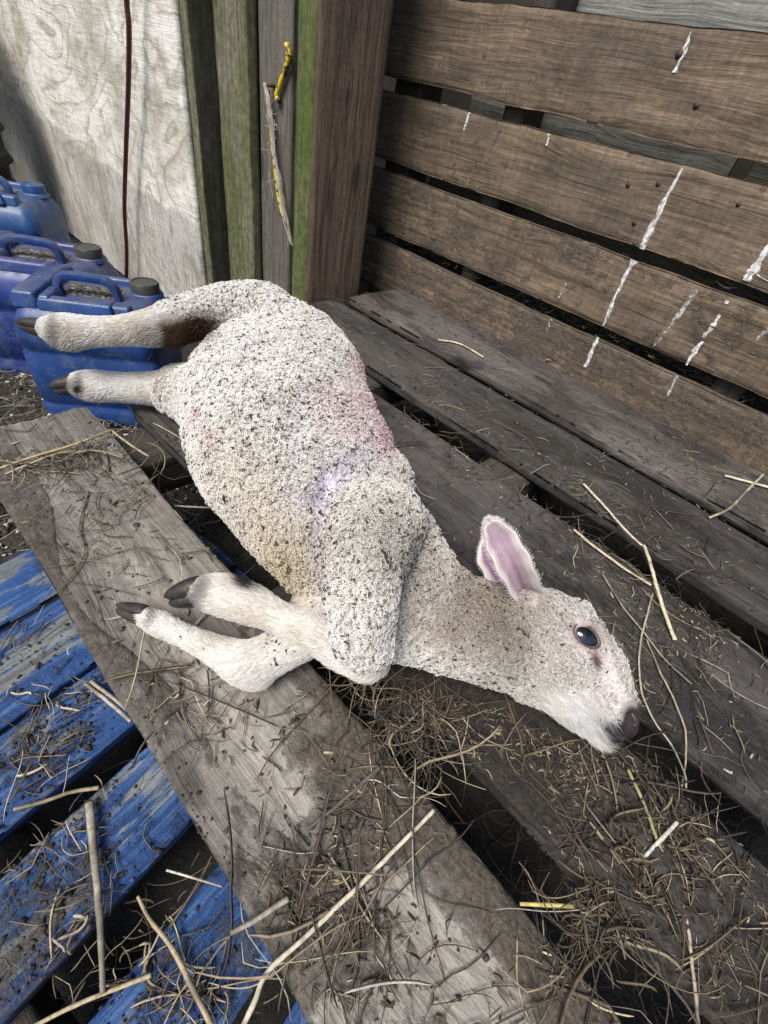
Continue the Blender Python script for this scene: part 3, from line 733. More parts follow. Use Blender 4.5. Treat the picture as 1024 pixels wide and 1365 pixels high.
# ---------------------------------------------------------------- the lamb
def node(px, py, z, rpx, zs=1.0):
    """joint centre at height z seen at (px, py); radius given as it shows"""
    P = onz(px, py, z); r = rpx * depth(P) / FPX
    return (P, r, zs)
def chain(nodes, n, kind):
    P = spline(np.array([q[0] for q in nodes]), n); r = np.interp(np.linspace(0, 1, n), np.linspace(0, 1, len(nodes)), [q[1] for q in nodes])
    rs = spline(np.array([[q[1], q[2], 0] for q in nodes]), n)
    T = np.gradient(P, axis=0); T /= np.linalg.norm(T, axis=1)[:, None]
    return dict(P=P * S, r=np.maximum(rs[:, 0], 0.004) * S, zs=rs[:, 1], T=T, kind=kind)
CH = []
CH.append(chain([node(366, 502, .22, 88, .8), node(372, 525, .235, 112, .76), node(380, 565, .24, 124, .76), node(402, 615, .24, 124, .78), node(440, 680, .23, 110, .82), node(490, 738, .21, 98, .85), node(548, 795, .17, 76, .9), node(605, 828, .145, 63, .95), node(660, 846, .14, 62, 1), node(705, 852, .14, 64, 1)], 60, 'torso'))
CH.append(chain([node(702, 848, .145, 66, .95), node(742, 862, .14, 66, .9), node(776, 890, .12, 52, .9), node(806, 930, .10, 36, .95), node(822, 952, .095, 27, 1), node(832, 966, .09, 19, 1)], 34, 'head'))
CH.append(chain([node(722, 884, .125, 50, 1), node(757, 915, .115, 40, 1), node(788, 948, .09, 28, 1), node(804, 974, .07, 17, 1)], 24, 'jaw'))
# near side fore leg: shoulder, upper arm, knee, cannon
CH.append(chain([node(512, 700, .33, 52, 1), node(492, 738, .36, 50, 1), node(484, 790, .345, 42, 1), node(484, 838, .29, 37, 1), node(490, 866, .22, 33, 1)], 26, 'foreleg'))
CH.append(chain([node(490, 866, .22, 33, 1), node(462, 862, .21, 32, 1), node(420, 842, .20, 25, 1), node(372, 822, .195, 21, 1), node(335, 806, .19, 25, 1), node(300, 794, .185, 26, 1), node(278, 789, .178, 23, 1), node(266, 789, .174, 15, 1)], 40, 'shank'))
# far side fore leg lying on the board
CH.append(chain([node(440, 810, .15, 50, 1), node(395, 850, .09, 32, 1), node(350, 880, .07, 27, 1)], 16, 'foreleg'))
CH.append(chain([node(350, 878, .07, 29, 1), node(328, 884, .062, 29, 1), node(292, 868, .055, 20, 1), node(248, 848, .046, 15, 1), node(214, 832, .044, 16, 1), node(202, 826, .044, 14, 1), node(190, 820, .045, 12, 1)], 32, 'shank'))
# near side hind leg reaching over the cans
CH.append(chain([node(405, 505, .28, 76, .85), node(396, 462, .32, 52, .9), node(352, 415, .37, 30, 1), node(302, 408, .37, 26, 1), node(262, 421, .35, 27, 1), node(232, 429, .34, 28, 1)], 34, 'thigh'))
CH.append(chain([node(232, 429, .34, 26, 1), node(205, 435, .33, 22, 1), node(160, 440, .31, 18, 1), node(115, 441, .295, 19, 1), node(88, 441, .283, 22, 1), node(66, 438, .275, 15, 1)], 32, 'shank'))
# far side hind leg
CH.append(chain([node(330, 550, .15, 80, .9), node(275, 530, .12, 44, 1), node(240, 523, .10, 30, 1), node(208, 518, .09, 22, 1), node(165, 516, .08, 19, 1), node(128, 514, .075, 20, 1), node(112, 513, .075, 18, 1), node(102, 512, .075, 13, 1)], 46, 'shank'))

def ico(sub):
    bm = __import__('bmesh').new(); __import__('bmesh').ops.create_icosphere(bm, subdivisions=sub, radius=1.0)
    V = np.array([v.co[:] for v in bm.verts]); F = np.array([[v.index for v in f.verts] for f in bm.faces]); bm.free(); return V, F
IV, IF = ico(3)
def blob_mesh():
    Vs, Fs, n = [], [], 0
    def put(c, r, zs):
        nonlocal n
        Vs.append(IV * np.array([r, r, r * zs]) + c); Fs.append(IF + n); n += len(IV)
    for ch in CH:
        # resample so that neighbours overlap strongly
        for P, r, zs in zip(ch['P'], ch['r'], ch['zs']): put(P, r, zs)
    # extra masses: brow over the eye, cheek, knees, pastern
    for (px, py, z, r, zs) in ((772, 822, .24, 22, .7), (742, 876, .185, 42, .7), (489, 874, .20, 33, .9), (342, 888, .055, 30, .85), (470, 645, .29, 82, .6), (528, 745, .27, 50, .7), (532, 790, .22, 54, .8), (525, 835, .17, 40, .9), (548, 782, .22, 54, .7)):
        q = node(px, py, z, r, zs); put(q[0] * S, q[1] * S, zs)
    return mesh_from(np.concatenate(Vs), np.concatenate(Fs), 'blobs')
bm_me = blob_mesh()
tmp = bpy.data.objects.new('tmp', bm_me); COL.objects.link(tmp)
md = tmp.modifiers.new('r', 'REMESH'); md.mode = 'VOXEL'; md.voxel_size = 0.0042
ms = tmp.modifiers.new('s', 'SMOOTH'); ms.factor = 0.6; ms.iterations = 12
dg = bpy.context.evaluated_depsgraph_get(); ev = tmp.evaluated_get(dg)
body_me = bpy.data.meshes.new_from_object(ev); body_me.name = 'lamb_body'
bpy.data.objects.remove(tmp)
nv = len(body_me.vertices); BV = np.zeros(nv * 3); body_me.vertices.foreach_get('co', BV); BV = BV.reshape(-1, 3)
BN = np.zeros(nv * 3); body_me.vertices.foreach_get('normal', BN); BN = BN.reshape(-1, 3)

# which chain a point belongs to
AP = np.concatenate([c['P'] for c in CH]); AR = np.concatenate([c['r'] for c in CH]); AT = np.concatenate([c['T'] for c in CH])
AK = np.concatenate([np.full(len(c['P']), i) for i, c in enumerate(CH)]); AS = np.concatenate([np.linspace(0, 1, len(c['P'])) for c in CH])
def nearest(P):
    out = np.zeros(len(P), int)
    for a in range(0, len(P), 20000):
        d = np.linalg.norm(P[a:a + 20000, None] - AP[None], axis=2) - AR[None]
        out[a:a + 20000] = np.argmin(d, 1)
    return out
KIND = np.array([{'torso': 0, 'head': 1, 'jaw': 2, 'foreleg': 3, 'shank': 4, 'thigh': 5}[c['kind']] for c in CH])
def blobs2(Q, spots):
    """soft spots given by where they lie on the animal"""
    o = 0
    for (x, y, sx, sy, ang, a) in spots:
        ca, sa = math.cos(math.radians(ang)), math.sin(math.radians(ang)); dx = Q[:, 0] - x; dy = Q[:, 1] - y
        u = dx * ca + dy * sa; v = -dx * sa + dy * ca; o = o + a * np.exp(-(u / sx) ** 2 - (v / sy) ** 2)
    return o
def coat(P, idx):
    """returns (wool 0..1, colour, hair length scale) for surface points"""
    Q = proj(P / S); k = KIND[AK[idx]]; s = AS[idx]; ch = AK[idx]
    wool = np.ones(len(P))
    wool = np.where(k == 4, 0.0, wool)
    wool = np.where((k == 3), 1 - sstep(0.86, 1.0, s), wool)
    wool = np.where((ch == 5), 0.0, wool)
    wool = np.where((ch == 9), 1 - sstep(0.30, 0.42, s), wool)
    wool = np.where((k == 5), 1 - sstep(0.80, 1.0, s) * 0.8, wool)
    bare = blobs2(Q, [(783, 849, 27, 22, 20, 1.6), (798, 878, 16, 26, -25, 1.0), (838, 958, 20, 26, -30, 1.4), (812, 985, 26, 14, 0, 1.2), (712, 797, 16, 18, 0, .7), (815, 905, 12, 45, -25, 0.8), (765, 955, 55, 22, 40, 1.3)])
    bare = bare + (k == 2) * sstep(.05, .5, s) * 0.9
    fold = blobs2(Q, [(445, 640, 50, 18, -38, 0.9), (427, 690, 10, 60, 8, 0.95), (436, 780, 9, 40, 0, 0.6), (395, 590, 12, 70, 8, 0.45), (330, 470, 10, 20, 0, .3)])
    wool = np.clip(wool - bare - 0.75 * fold * (k != 4), 0, 1)
    n1 = fbm(P * 38, 4, 4)[:, None]; n2 = fbm(P * 9, 3, 8)[:, None]
    c = np.array([0.86, 0.83, 0.785]) * (0.80 + 0.4 * n1)
    def lay(c, m, colr): m = np.clip(m, 0, 1)[:, None]; return c * (1 - m) + np.array(colr) * m
    # greyer, dirtier fleece over shoulder, neck, flank
    dirt = blobs2(Q, [(560, 770, 110, 60, 40, .55), (530, 700, 60, 70, 0, .45), (640, 810, 80, 60, 20, .9), (360, 620, 60, 110, 20, .35), (420, 770, 40, 60, 0, .6), (700, 860, 70, 60, 0, .7)]) * (n2[:, 0] * 1.6)
    c = lay(c, dirt * 0.75, (0.36, 0.325, 0.275))
    c = lay(c, blobs2(Q, [(640, 790, 50, 30, 30, .6), (590, 840, 40, 24, 20, .4), (700, 815, 40, 30, 0, .4)]) * (n1[:, 0] * 1.7), (0.33, 0.24, 0.17))
    c = lay(c, blobs2(Q, [(385, 760, 45, 60, 20, .75), (345, 690, 40, 60, 20, .35), (300, 620, 40, 60, 10, .2)]) * (0.4 + n1[:, 0]), (0.60, 0.50, 0.33))
    c = lay(c, blobs2(Q, [(505, 510, 22, 42, -20, .8), (516, 560, 14, 36, 0, .5), (490, 480, 16, 20, -30, .6), (480, 560, 40, 60, -20, .28), (515, 600, 16, 20, 0, .2), (440, 530, 40, 30, 0, .12), (268, 552, 5, 8, 0, .7), (285, 590, 10, 16, 0, .3)]) * (n1[:, 0] * 1.9), (0.50, 0.22, 0.32))
    c = lay(c, np.clip(fold, 0, 1) * 0.75, (0.68, 0.64, 0.76))
    # brown dung stains at hocks and knees
    c = lay(c, blobs2(Q, [(232, 446, 40, 17, 5, 1.7), (264, 434, 26, 14, -10, 1.2)]) * (n1[:, 0] * 1.9), (0.10, 0.055, 0.03))
    c = lay(c, blobs2(Q, [(200, 500, 30, 8, 0, .6), (215, 512, 12, 14, 0, .5), (100, 437, 14, 10, 0, .45), (120, 445, 20, 8, 20, .3), (300, 815, 20, 8, 0, .4)]), (0.30, 0.24, 0.17))
    # dark hair round the hooves
    dk = blobs2(Q, [(240, 803, 22, 12, 20, 1.6), (256, 818, 24, 10, 25, 1.2), (334, 778, 22, 10, 30, .9), (208, 806, 20, 7, 10, 1.2), (185, 802, 16, 6, 0, .9), (60, 462, 30, 7, 20, 1.2), (92, 468, 18, 6, 0, .7), (88, 520, 10, 16, 0, 1.2), (100, 532, 18, 7, 0, .5), (108, 519, 5, 4, 0, .9)]) * (k == 4)
    dk = dk + blobs2(Q, [(74, 441, 11, 24, 0, .75), (108, 512, 9, 20, 0, .6), (272, 786, 13, 22, 20, .8), (203, 824, 9, 16, 20, .6), (330, 778, 16, 10, 30, .5)]) * (k == 4)
    c = lay(c, dk * (0.4 + n1[:, 0]), (0.030, 0.026, 0.025))
    c = lay(c, (k == 4) * 0.9 * (blobs2(Q, [(300, 800, 60, 30, 0, 0)]) + 0.6) * (dk < .3), (0.82, 0.80, 0.76))
    c = lay(c, (k == 4) * .4 * sstep(.50, .72, fbm(P * 26, 4, 71)), (0.50, 0.42, 0.31))
    # face
    face = (k == 1) | (k == 2)
    c = lay(c, face * 0.5 * blobs2(Q, [(780, 850, 60, 50, 0, .9), (820, 920, 40, 60, -30, .9)]), (0.64, 0.585, 0.57))
    c = lay(c, blobs2(Q, [(782, 848, 21, 15, 22, 1.5)]), (0.24, 0.15, 0.14))
    c = lay(c, blobs2(Q, [(794, 880, 7, 15, -15, 1.1)]), (0.14, 0.09, 0.085))
    c = lay(c, blobs2(Q, [(845, 960, 15, 20, -10, 2.0), (830, 980, 27, 11, 30, 2.0), (806, 966, 13, 5, 45, 1.5), (818, 990, 18, 9, 10, .9)]), (0.038, 0.031, 0.032))
    c = lay(c, blobs2(Q, [(770, 950, 40, 20, 40, .8)]) * (k == 2), (0.72, 0.72, 0.74))
    return wool, c, Q
idxV = nearest(BV); wV, cV, QV = coat(BV, idxV)
# lumps and folds in the coat
lump = (fbm(BV * 55, 3, 2) - 0.5) * 0.006 * wV + (fbm(BV * 16, 3, 12) - 0.5) * 0.010 * wV
groove = blobs2(QV, [(427, 700, 6, 70, 8, 1.0), (437, 790, 6, 40, 0, 0.8), (450, 642, 45, 7, -38, 0.5)]) * (BN[:, 2] > 0)
groove3 = blobs2(QV, [(420, 700, 22, 80, 8, 1.0), (455, 638, 55, 20, -38, .6), (385, 590, 30, 60, 8, .35)]) * (BN[:, 2] > 0)
groove2 = blobs2(QV, [(805, 968, 22, 2.6, 40, 1.0)]) * (BN[:, 2] > -0.2)
eyeg = np.clip(blobs2(QV, [(781, 848, 17, 14, 20, 1.6)]), 0, 1) * (BN[:, 2] > 0)
BV2 = BV + BN * (lump - groove3 * 0.011 - groove * 0.005 - groove2 * 0.004 - eyeg * 0.0015)[:, None]
body_me.vertices.foreach_set('co', BV2.ravel()); body_me.update()
body_me.vertices.foreach_get('normal', BN.ravel()); 
ca = body_me.color_attributes.new('Col', 'FLOAT_COLOR', 'POINT'); cc = np.ones((nv, 4), np.float32)
skin = np.array([0.50, 0.45, 0.46])
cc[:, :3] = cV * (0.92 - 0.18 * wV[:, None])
ca.data.foreach_set('color', cc.ravel())
wa = body_me.attributes.new('wool', 'FLOAT', 'POINT'); wa.data.foreach_set('value', wV.astype(np.float32))
t = NT('lamb_skin_and_underwool'); q = t.coord(rnd=False)
colr = t.attr('Col', 'Color'); vo = t.n('ShaderNodeTexVoronoi'); t.l(q, vo.inputs['Vector']); vo.inputs['Scale'].default_value = 260
colr = t.mix(t.math('MULTIPLY', t.attr('wool'), 0.5), colr, t.mix(t.ramp(vo.outputs['Distance'], [(0.1, 1.0), (0.6, 0.35)]), (0, 0, 0), colr), 'MIX')
t.col(colr); t.rough(0.75); t.b.inputs['Specular IOR Level'].default_value = 0.25
t.b.inputs['Subsurface Weight'].default_value = 0.08; t.b.inputs['Subsurface Radius'].default_value = (0.006, 0.003, 0.002)
t.bump(t.math('MULTIPLY', vo.outputs['Distance'], -1.0), 0.5, 0.002)
lamb_c = onz(430, 680, 0.0) * S
lamb = empty('lamb', tuple(lamb_c), 'dead white lamb lying on its side across the pallet, hind legs over the cans', 'lamb')
link('body', body_me, t.m, lamb)
body_me.polygons.foreach_set('use_smooth', [True] * len(body_me.polygons))

# surface sampling
me_t = body_me; me_t.calc_loop_triangles(); ntri = len(me_t.loop_triangles)
TR = np.zeros(ntri * 3, int); me_t.loop_triangles.foreach_get('vertices', TR); TR = TR.reshape(-1, 3)
bvh = BVHTree.FromPolygons([tuple(v) for v in BV2], [tuple(int(a) for a in f) for f in TR])
A3 = BV2[TR]; cr = np.cross(A3[:, 1] - A3[:, 0], A3[:, 2] - A3[:, 0]); ar = np.linalg.norm(cr, axis=1) / 2
TN = cr / (2 * ar[:, None] + 1e-15)
vis = ((A3.mean(1) / S - CAMP) * TN).sum(1) < 0.35      # skip only what lies underneath
wgt = ar * vis
def sample(n):
    ti = rng.choice(ntri, n, p=wgt / wgt.sum()); u = rng.random((n, 2)); fl = u.sum(1) > 1; u[fl] = 1 - u[fl]
    P = A3[ti, 0] + (A3[ti, 1] - A3[ti, 0]) * u[:, :1] + (A3[ti, 2] - A3[ti, 0]) * u[:, 1:]
    N = BN[TR[ti, 0]] * (1 - u.sum(1))[:, None] + BN[TR[ti, 1]] * u[:, :1] + BN[TR[ti, 2]] * u[:, 1:]
    N /= np.linalg.norm(N, axis=1)[:, None]; return P, N
def norm(v): return v / (np.linalg.norm(v, axis=-1, keepdims=True) + 1e-12)
def hair_mat(name, rough=0.55, tr=0.35):
    t = NT(name); t.col(t.attr('hcol', 'Color')); t.rough(rough); t.b.inputs['Specular IOR Level'].default_value = 0.2
    tl = t.n('ShaderNodeBsdfTranslucent'); t.l(t.attr('hcol', 'Color'), tl.inputs[0]); mx = t.n('ShaderNodeMixShader'); mx.inputs[0].default_value = tr
    t.l(t.b.outputs[0], mx.inputs[1]); t.l(tl.outputs[0], mx.inputs[2]); t.l(mx.outputs[0], t.out.inputs[0]); return t.m
def strands(name, P, rad, colr, mat, parent, kind='stuff'):
    """P (n,k,3), rad (n,k), colr (n,k,3)"""
    n, k, _ = P.shape
    hc = bpy.data.hair_curves.new(name); hc.add_curves([k] * n)
    hc.attributes['position'].data.foreach_set('vector', P.astype(np.float32).ravel())
    ra = hc.attributes.get('radius') or hc.attributes.new('radius', 'FLOAT', 'POINT'); ra.data.foreach_set('value', rad.astype(np.float32).ravel())
    c4 = np.ones((n, k, 4), np.float32); c4[..., :3] = colr
    at = hc.attributes.new('hcol', 'FLOAT_COLOR', 'POINT'); at.data.foreach_set('color', c4.ravel())
    o = bpy.data.objects.new(name, hc); COL.objects.link(o); hc.materials.append(mat)
    o.parent = parent; o.matrix_parent_inverse = parent_inv(parent); o['kind'] = kind
    return o
# curly fleece: little locks, three curls each
NCL = 64000
P, N = sample(NCL); ii = nearest(P); w, c, Q = coat(P, ii)
keep = rng.random(NCL) < np.clip((w - 0.12) * 1.6, 0, 1); P, N, w, c, ii, Q = P[keep], N[keep], w[keep], c[keep], ii[keep], Q[keep]
isface = (KIND[AK[ii]] == 1) | (KIND[AK[ii]] == 2) | (Q[:, 0] > 600)
size = np.where(isface, 0.72, 0.80) * rng.uniform(0.6, 1.25, len(P)) * (0.72 + .6 * fbm(P * 70, 3, 55)) * (0.55 + 0.45 * w)
flow = norm(np.stack([fbm(P * 20, 2, 31) - .5, fbm(P * 20, 2, 32) - .5, fbm(P * 20, 2, 33) - .5], 1) + 0.05 * rng.normal(size=P.shape))
t1 = norm(flow - N * (flow * N).sum(1, keepdims=True)); t2 = np.cross(N, t1)
REP = 3; K = 8
PP, RRr, CC = [], [], []
for r_ in range(REP):
    a0 = rng.uniform(0, 6.28, len(P)); off = (t1 * rng.normal(0, .0010, (len(P), 1)) + t2 * rng.normal(0, .0010, (len(P), 1)))
    kk = np.linspace(0, 1, K)[None, :]; h = 0.0060 * size[:, None] * np.sin(kk * 1.9) * rng.uniform(.75, 1.15, (len(P), 1))
    ang = a0[:, None] + kk * rng.uniform(5.0, 9.5, (len(P), 1)); cr_ = 0.00125 * size[:, None] * (0.5 + 0.7 * kk)
    X = (P + off)[:, None] + N[:, None] * h[..., None] + t1[:, None] * (cr_ * np.cos(ang) + 0.0022 * kk ** 2 * size[:, None])[..., None] + t2[:, None] * (cr_ * np.sin(ang))[..., None]
    PP.append(X); RRr.append((0.00042 * size[:, None]) * (1.05 - 0.5 * kk))
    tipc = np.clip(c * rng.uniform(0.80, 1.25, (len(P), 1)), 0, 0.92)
    CC.append(tipc[:, None] * ((np.where(isface, .52, .70)[:, None] + (1.10 - np.where(isface, .52, .70))[:, None] * kk ** 0.8))[..., None])  # roots darkened for dirt and the shade between locks, tips light
M_wool = hair_mat('curly_wool')
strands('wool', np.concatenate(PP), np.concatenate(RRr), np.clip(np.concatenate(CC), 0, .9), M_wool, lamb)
# straight hair on the legs and face
NH = 72000
wsave = wgt.copy(); tk = nearest(A3.mean(1)); wt, _, Qt = coat(A3.mean(1), tk); wgt = wgt * np.clip(1.15 - 1.5 * wt, 0.0, 1)
P, N = sample(NH); wgt = wsave
ii = nearest(P); w, c, Q = coat(P, ii); K = 6
k_ = KIND[AK[ii]]; face = (k_ == 1) | (k_ == 2); tors = k_ == 0
ln = np.where(face, np.where(k_ == 2, 0.012, 0.0035), 0.0075) * rng.uniform(.6, 1.3, len(P)); ln = np.where(tors, 0.0045, ln)
ln += 0.010 * np.clip(blobs2(Q, [(335, 775, 40, 18, 30, 1), (215, 432, 30, 20, 0, .8), (230, 455, 30, 12, 0, .6), (100, 465, 60, 10, 0, .5), (300, 900, 60, 14, 0, .0), (765, 955, 50, 22, 40, .55)]), 0, 1) * (k_ != 0)
eye_clear = blobs2(Q, [(783, 849, 17, 13, 20, 1.6)]) + blobs2(Q, [(846, 962, 12, 16, 0, 1.2), (828, 984, 24, 8, 30, 1.2)]); ln *= np.clip(1 - eye_clear, 0.12, 1)
tang = AT[ii] * np.where(k_ == 0, 1.0, 1.0)[:, None]
tang = tang + 0.30 * norm(np.stack([fbm(P * 45, 2, 41) - .5, fbm(P * 45, 2, 42) - .5, fbm(P * 45, 2, 43) - .5], 1)) + 0.14 * rng.normal(size=P.shape)
tang = norm(tang - N * (tang * N).sum(1, keepdims=True)); lift = rng.uniform(.06, .30, len(P))
kk = np.linspace(0, 1, K)[None, :]
X = P[:, None] + tang[:, None] * (ln[:, None] * kk)[..., None] + N[:, None] * ((ln * lift)[:, None] * np.sin(kk * 2.0))[..., None] + np.array([0, 0, -1.0])[None, None] * ((ln * .22)[:, None] * kk ** 2)[..., None]
cl = np.clip(c * rng.uniform(0.72, 1.22, (len(P), 1)), 0, .90)
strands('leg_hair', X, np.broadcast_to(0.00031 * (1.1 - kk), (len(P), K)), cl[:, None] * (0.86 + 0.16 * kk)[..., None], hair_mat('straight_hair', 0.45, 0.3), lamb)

# dirt caught in the fleece
t = NT('dark_dirt_fleck'); t.col(t.attr('Col', 'Color')); t.rough(0.8)
ND = 17000
P, N = sample(ND); ii = nearest(P); w, c, Q = coat(P, ii); k_ = KIND[AK[ii]]
dens = 0.34 + blobs2(Q, [(360, 560, 90, 90, 0, .6), (430, 740, 22, 70, 0, 1.0), (330, 400, 70, 22, 0, .4), (540, 720, 60, 60, 0, .5), (470, 600, 50, 40, 0, .4), (500, 830, 14, 10, 0, 1.5), (650, 820, 60, 40, 0, .3), (250, 440, 30, 20, 0, .8)])
dens = dens * (0.25 + 1.5 * fbm(P * 30, 3, 77)) * np.where(k_ == 4, 0.03, 1.0) * np.where((k_ == 1) | (k_ == 2), 0.35, 1)
keep = rng.random(ND) < dens; P, N, w = P[keep], N[keep], w[keep]
V, F, C_ = [], [], []; n = 0
tet = np.array([(1, 0, 0), (-.5, .6, 0), (-.6, -.5, 0), (0, 0, .5), (0, 0, -.4)])
tf = [(0, 1, 3), (1, 2, 3), (2, 0, 3), (1, 0, 4), (2, 1, 4), (0, 2, 4)]
d_ = norm(rng.normal(size=P.shape)); T1 = norm(d_ - N * (d_ * N).sum(1, keepdims=True)); T2 = np.cross(N, T1)
sz = rng.gamma(2.4, .00034, len(P)) + .0004; el = rng.uniform(1.0, 1.7, len(P)); hh = rng.uniform(.0040, .0066, len(P)) * np.clip(w + .15, .2, 1)
for i in range(len(P)):
    o = P[i] + N[i] * hh[i]; s_ = sz[i]
    v = o + (tet[:, :1] * s_ * el[i]) * T1[i] + (tet[:, 1:2] * s_) * T2[i] + (tet[:, 2:] * s_) * (N[i] + .4 * T1[i])
    V.append(v); F += [(a + n, b + n, c_ + n) for a, b, c_ in tf]; n += 5
    g = rng.uniform(.3, 1.6); C_.append(np.tile(np.array([0.042, 0.030, 0.021]) * g, (5, 1)))
o = link('dirt_fleck', mesh_from(np.concatenate(V), np.array(F), 'flecks', np.concatenate(C_)), t.m, lamb, smooth=False); o['kind'] = 'stuff'

# eye
def hit(px, py):
    for k in range(60):
        d = Vector(ray(px, py)).normalized(); h = bvh.ray_cast(Vector(CAMP * S), d)
        if h[0] is not None and (Vector(CAMP * S) - h[0]).length < 0.6: return np.array(h[0]), np.array(h[1])
        px += (800 - px) * .03; py += (935 - py) * .03
    raise RuntimeError('eye ray missed')
ep, en = hit(781, 848); en = norm(en + 0.35 * norm(CAMP * S - ep))
er = 0.0190; a = hit(770, 840)[0]; b = hit(792, 857)[0]; ax = norm(b - a); ax = norm(ax - en * (ax @ en)); bx = np.cross(en, ax)
IV4, IF4 = ico(4)
OFF = 0.0122; ec = ep - en * OFF
t = NT('dark_wet_eye'); q = t.coord(rnd=False); t.col(t.mix(t.ramp(t.noise(q, 90, 2), [(0.45, 0.0), (0.65, 1.0)]), (0.003, 0.003, 0.004), (0.010, 0.016, 0.028))); t.rough(0.10); t.b.inputs['Coat Weight'].default_value = 0.6; t.b.inputs['Coat Roughness'].default_value = 0.03
ev_ = er * (IV4[:, :1] * ax + IV4[:, 1:2] * bx * .70 + IV4[:, 2:] * en * .90); link('eye', mesh_from(ev_ + ec, IF4, 'eye'), t.m, lamb)
# lids: an almond opening
t = NT('dark_pink_eyelid'); q = t.coord(rnd=False); t.col(t.mix(t.noise(q, 300, 3), (0.03, 0.02, 0.02), (0.13, 0.085, 0.08))); t.rough(0.5); t.b.inputs['Specular IOR Level'].default_value = 0.5
th = np.linspace(0, 2 * np.pi, 49)[:-1]
V = []; m_ = 10
for i, a_ in enumerate(th):
    u = 0.0140 * math.cos(a_); v_ = 0.0093 * math.sin(a_) * (1 - 0.15 * math.cos(a_))
    for j in range(m_):
        b_ = 2 * math.pi * j / m_; rr = 0.0015
        rad_ = 1 + rr * math.cos(b_) / 0.010
        x_, y_ = u * rad_, v_ * rad_; dd = OFF + 0.0006
        V.append(ec + ax * x_ + bx * y_ + en * (dd + 0.0002 + rr * 0.8 * math.sin(b_)))
n = len(th)
F = [(i * m_ + j, ((i + 1) % n) * m_ + j, ((i + 1) % n) * m_ + (j + 1) % m_, i * m_ + (j + 1) % m_) for i in range(n) for j in range(m_)]
link('eyelid', mesh_from(np.array(V), F, 'lid'), t.m, lamb)
# nostril and mouth line
t = NT('dark_muzzle_skin'); q = t.coord(rnd=False); t.col(t.mix(t.noise(q, 400, 3), (0.012, 0.010, 0.011), (0.05, 0.042, 0.045))); t.rough(0.4)
pts = [hit(x, y) for x, y in ((841, 950), (845, 956), (847, 963), (844, 969))]
V, F = tube(spline(np.array([p[0] for p in pts]), 14), 0.0036 * np.sin(np.linspace(.4, 2.7, 14)), 8); link('nostril', mesh_from(V, F, 'n'), t.m, lamb)
pts = [hit(x, y) for x, y in ((797, 957), (804, 966), (812, 974), (822, 981), (833, 985))]
V, F = tube(spline(np.array([p[0] + p[1] * .0006 for p in pts]), 22), 0.0021, 8); link('mouth_line', mesh_from(V, F, 'n'), t.m, lamb)

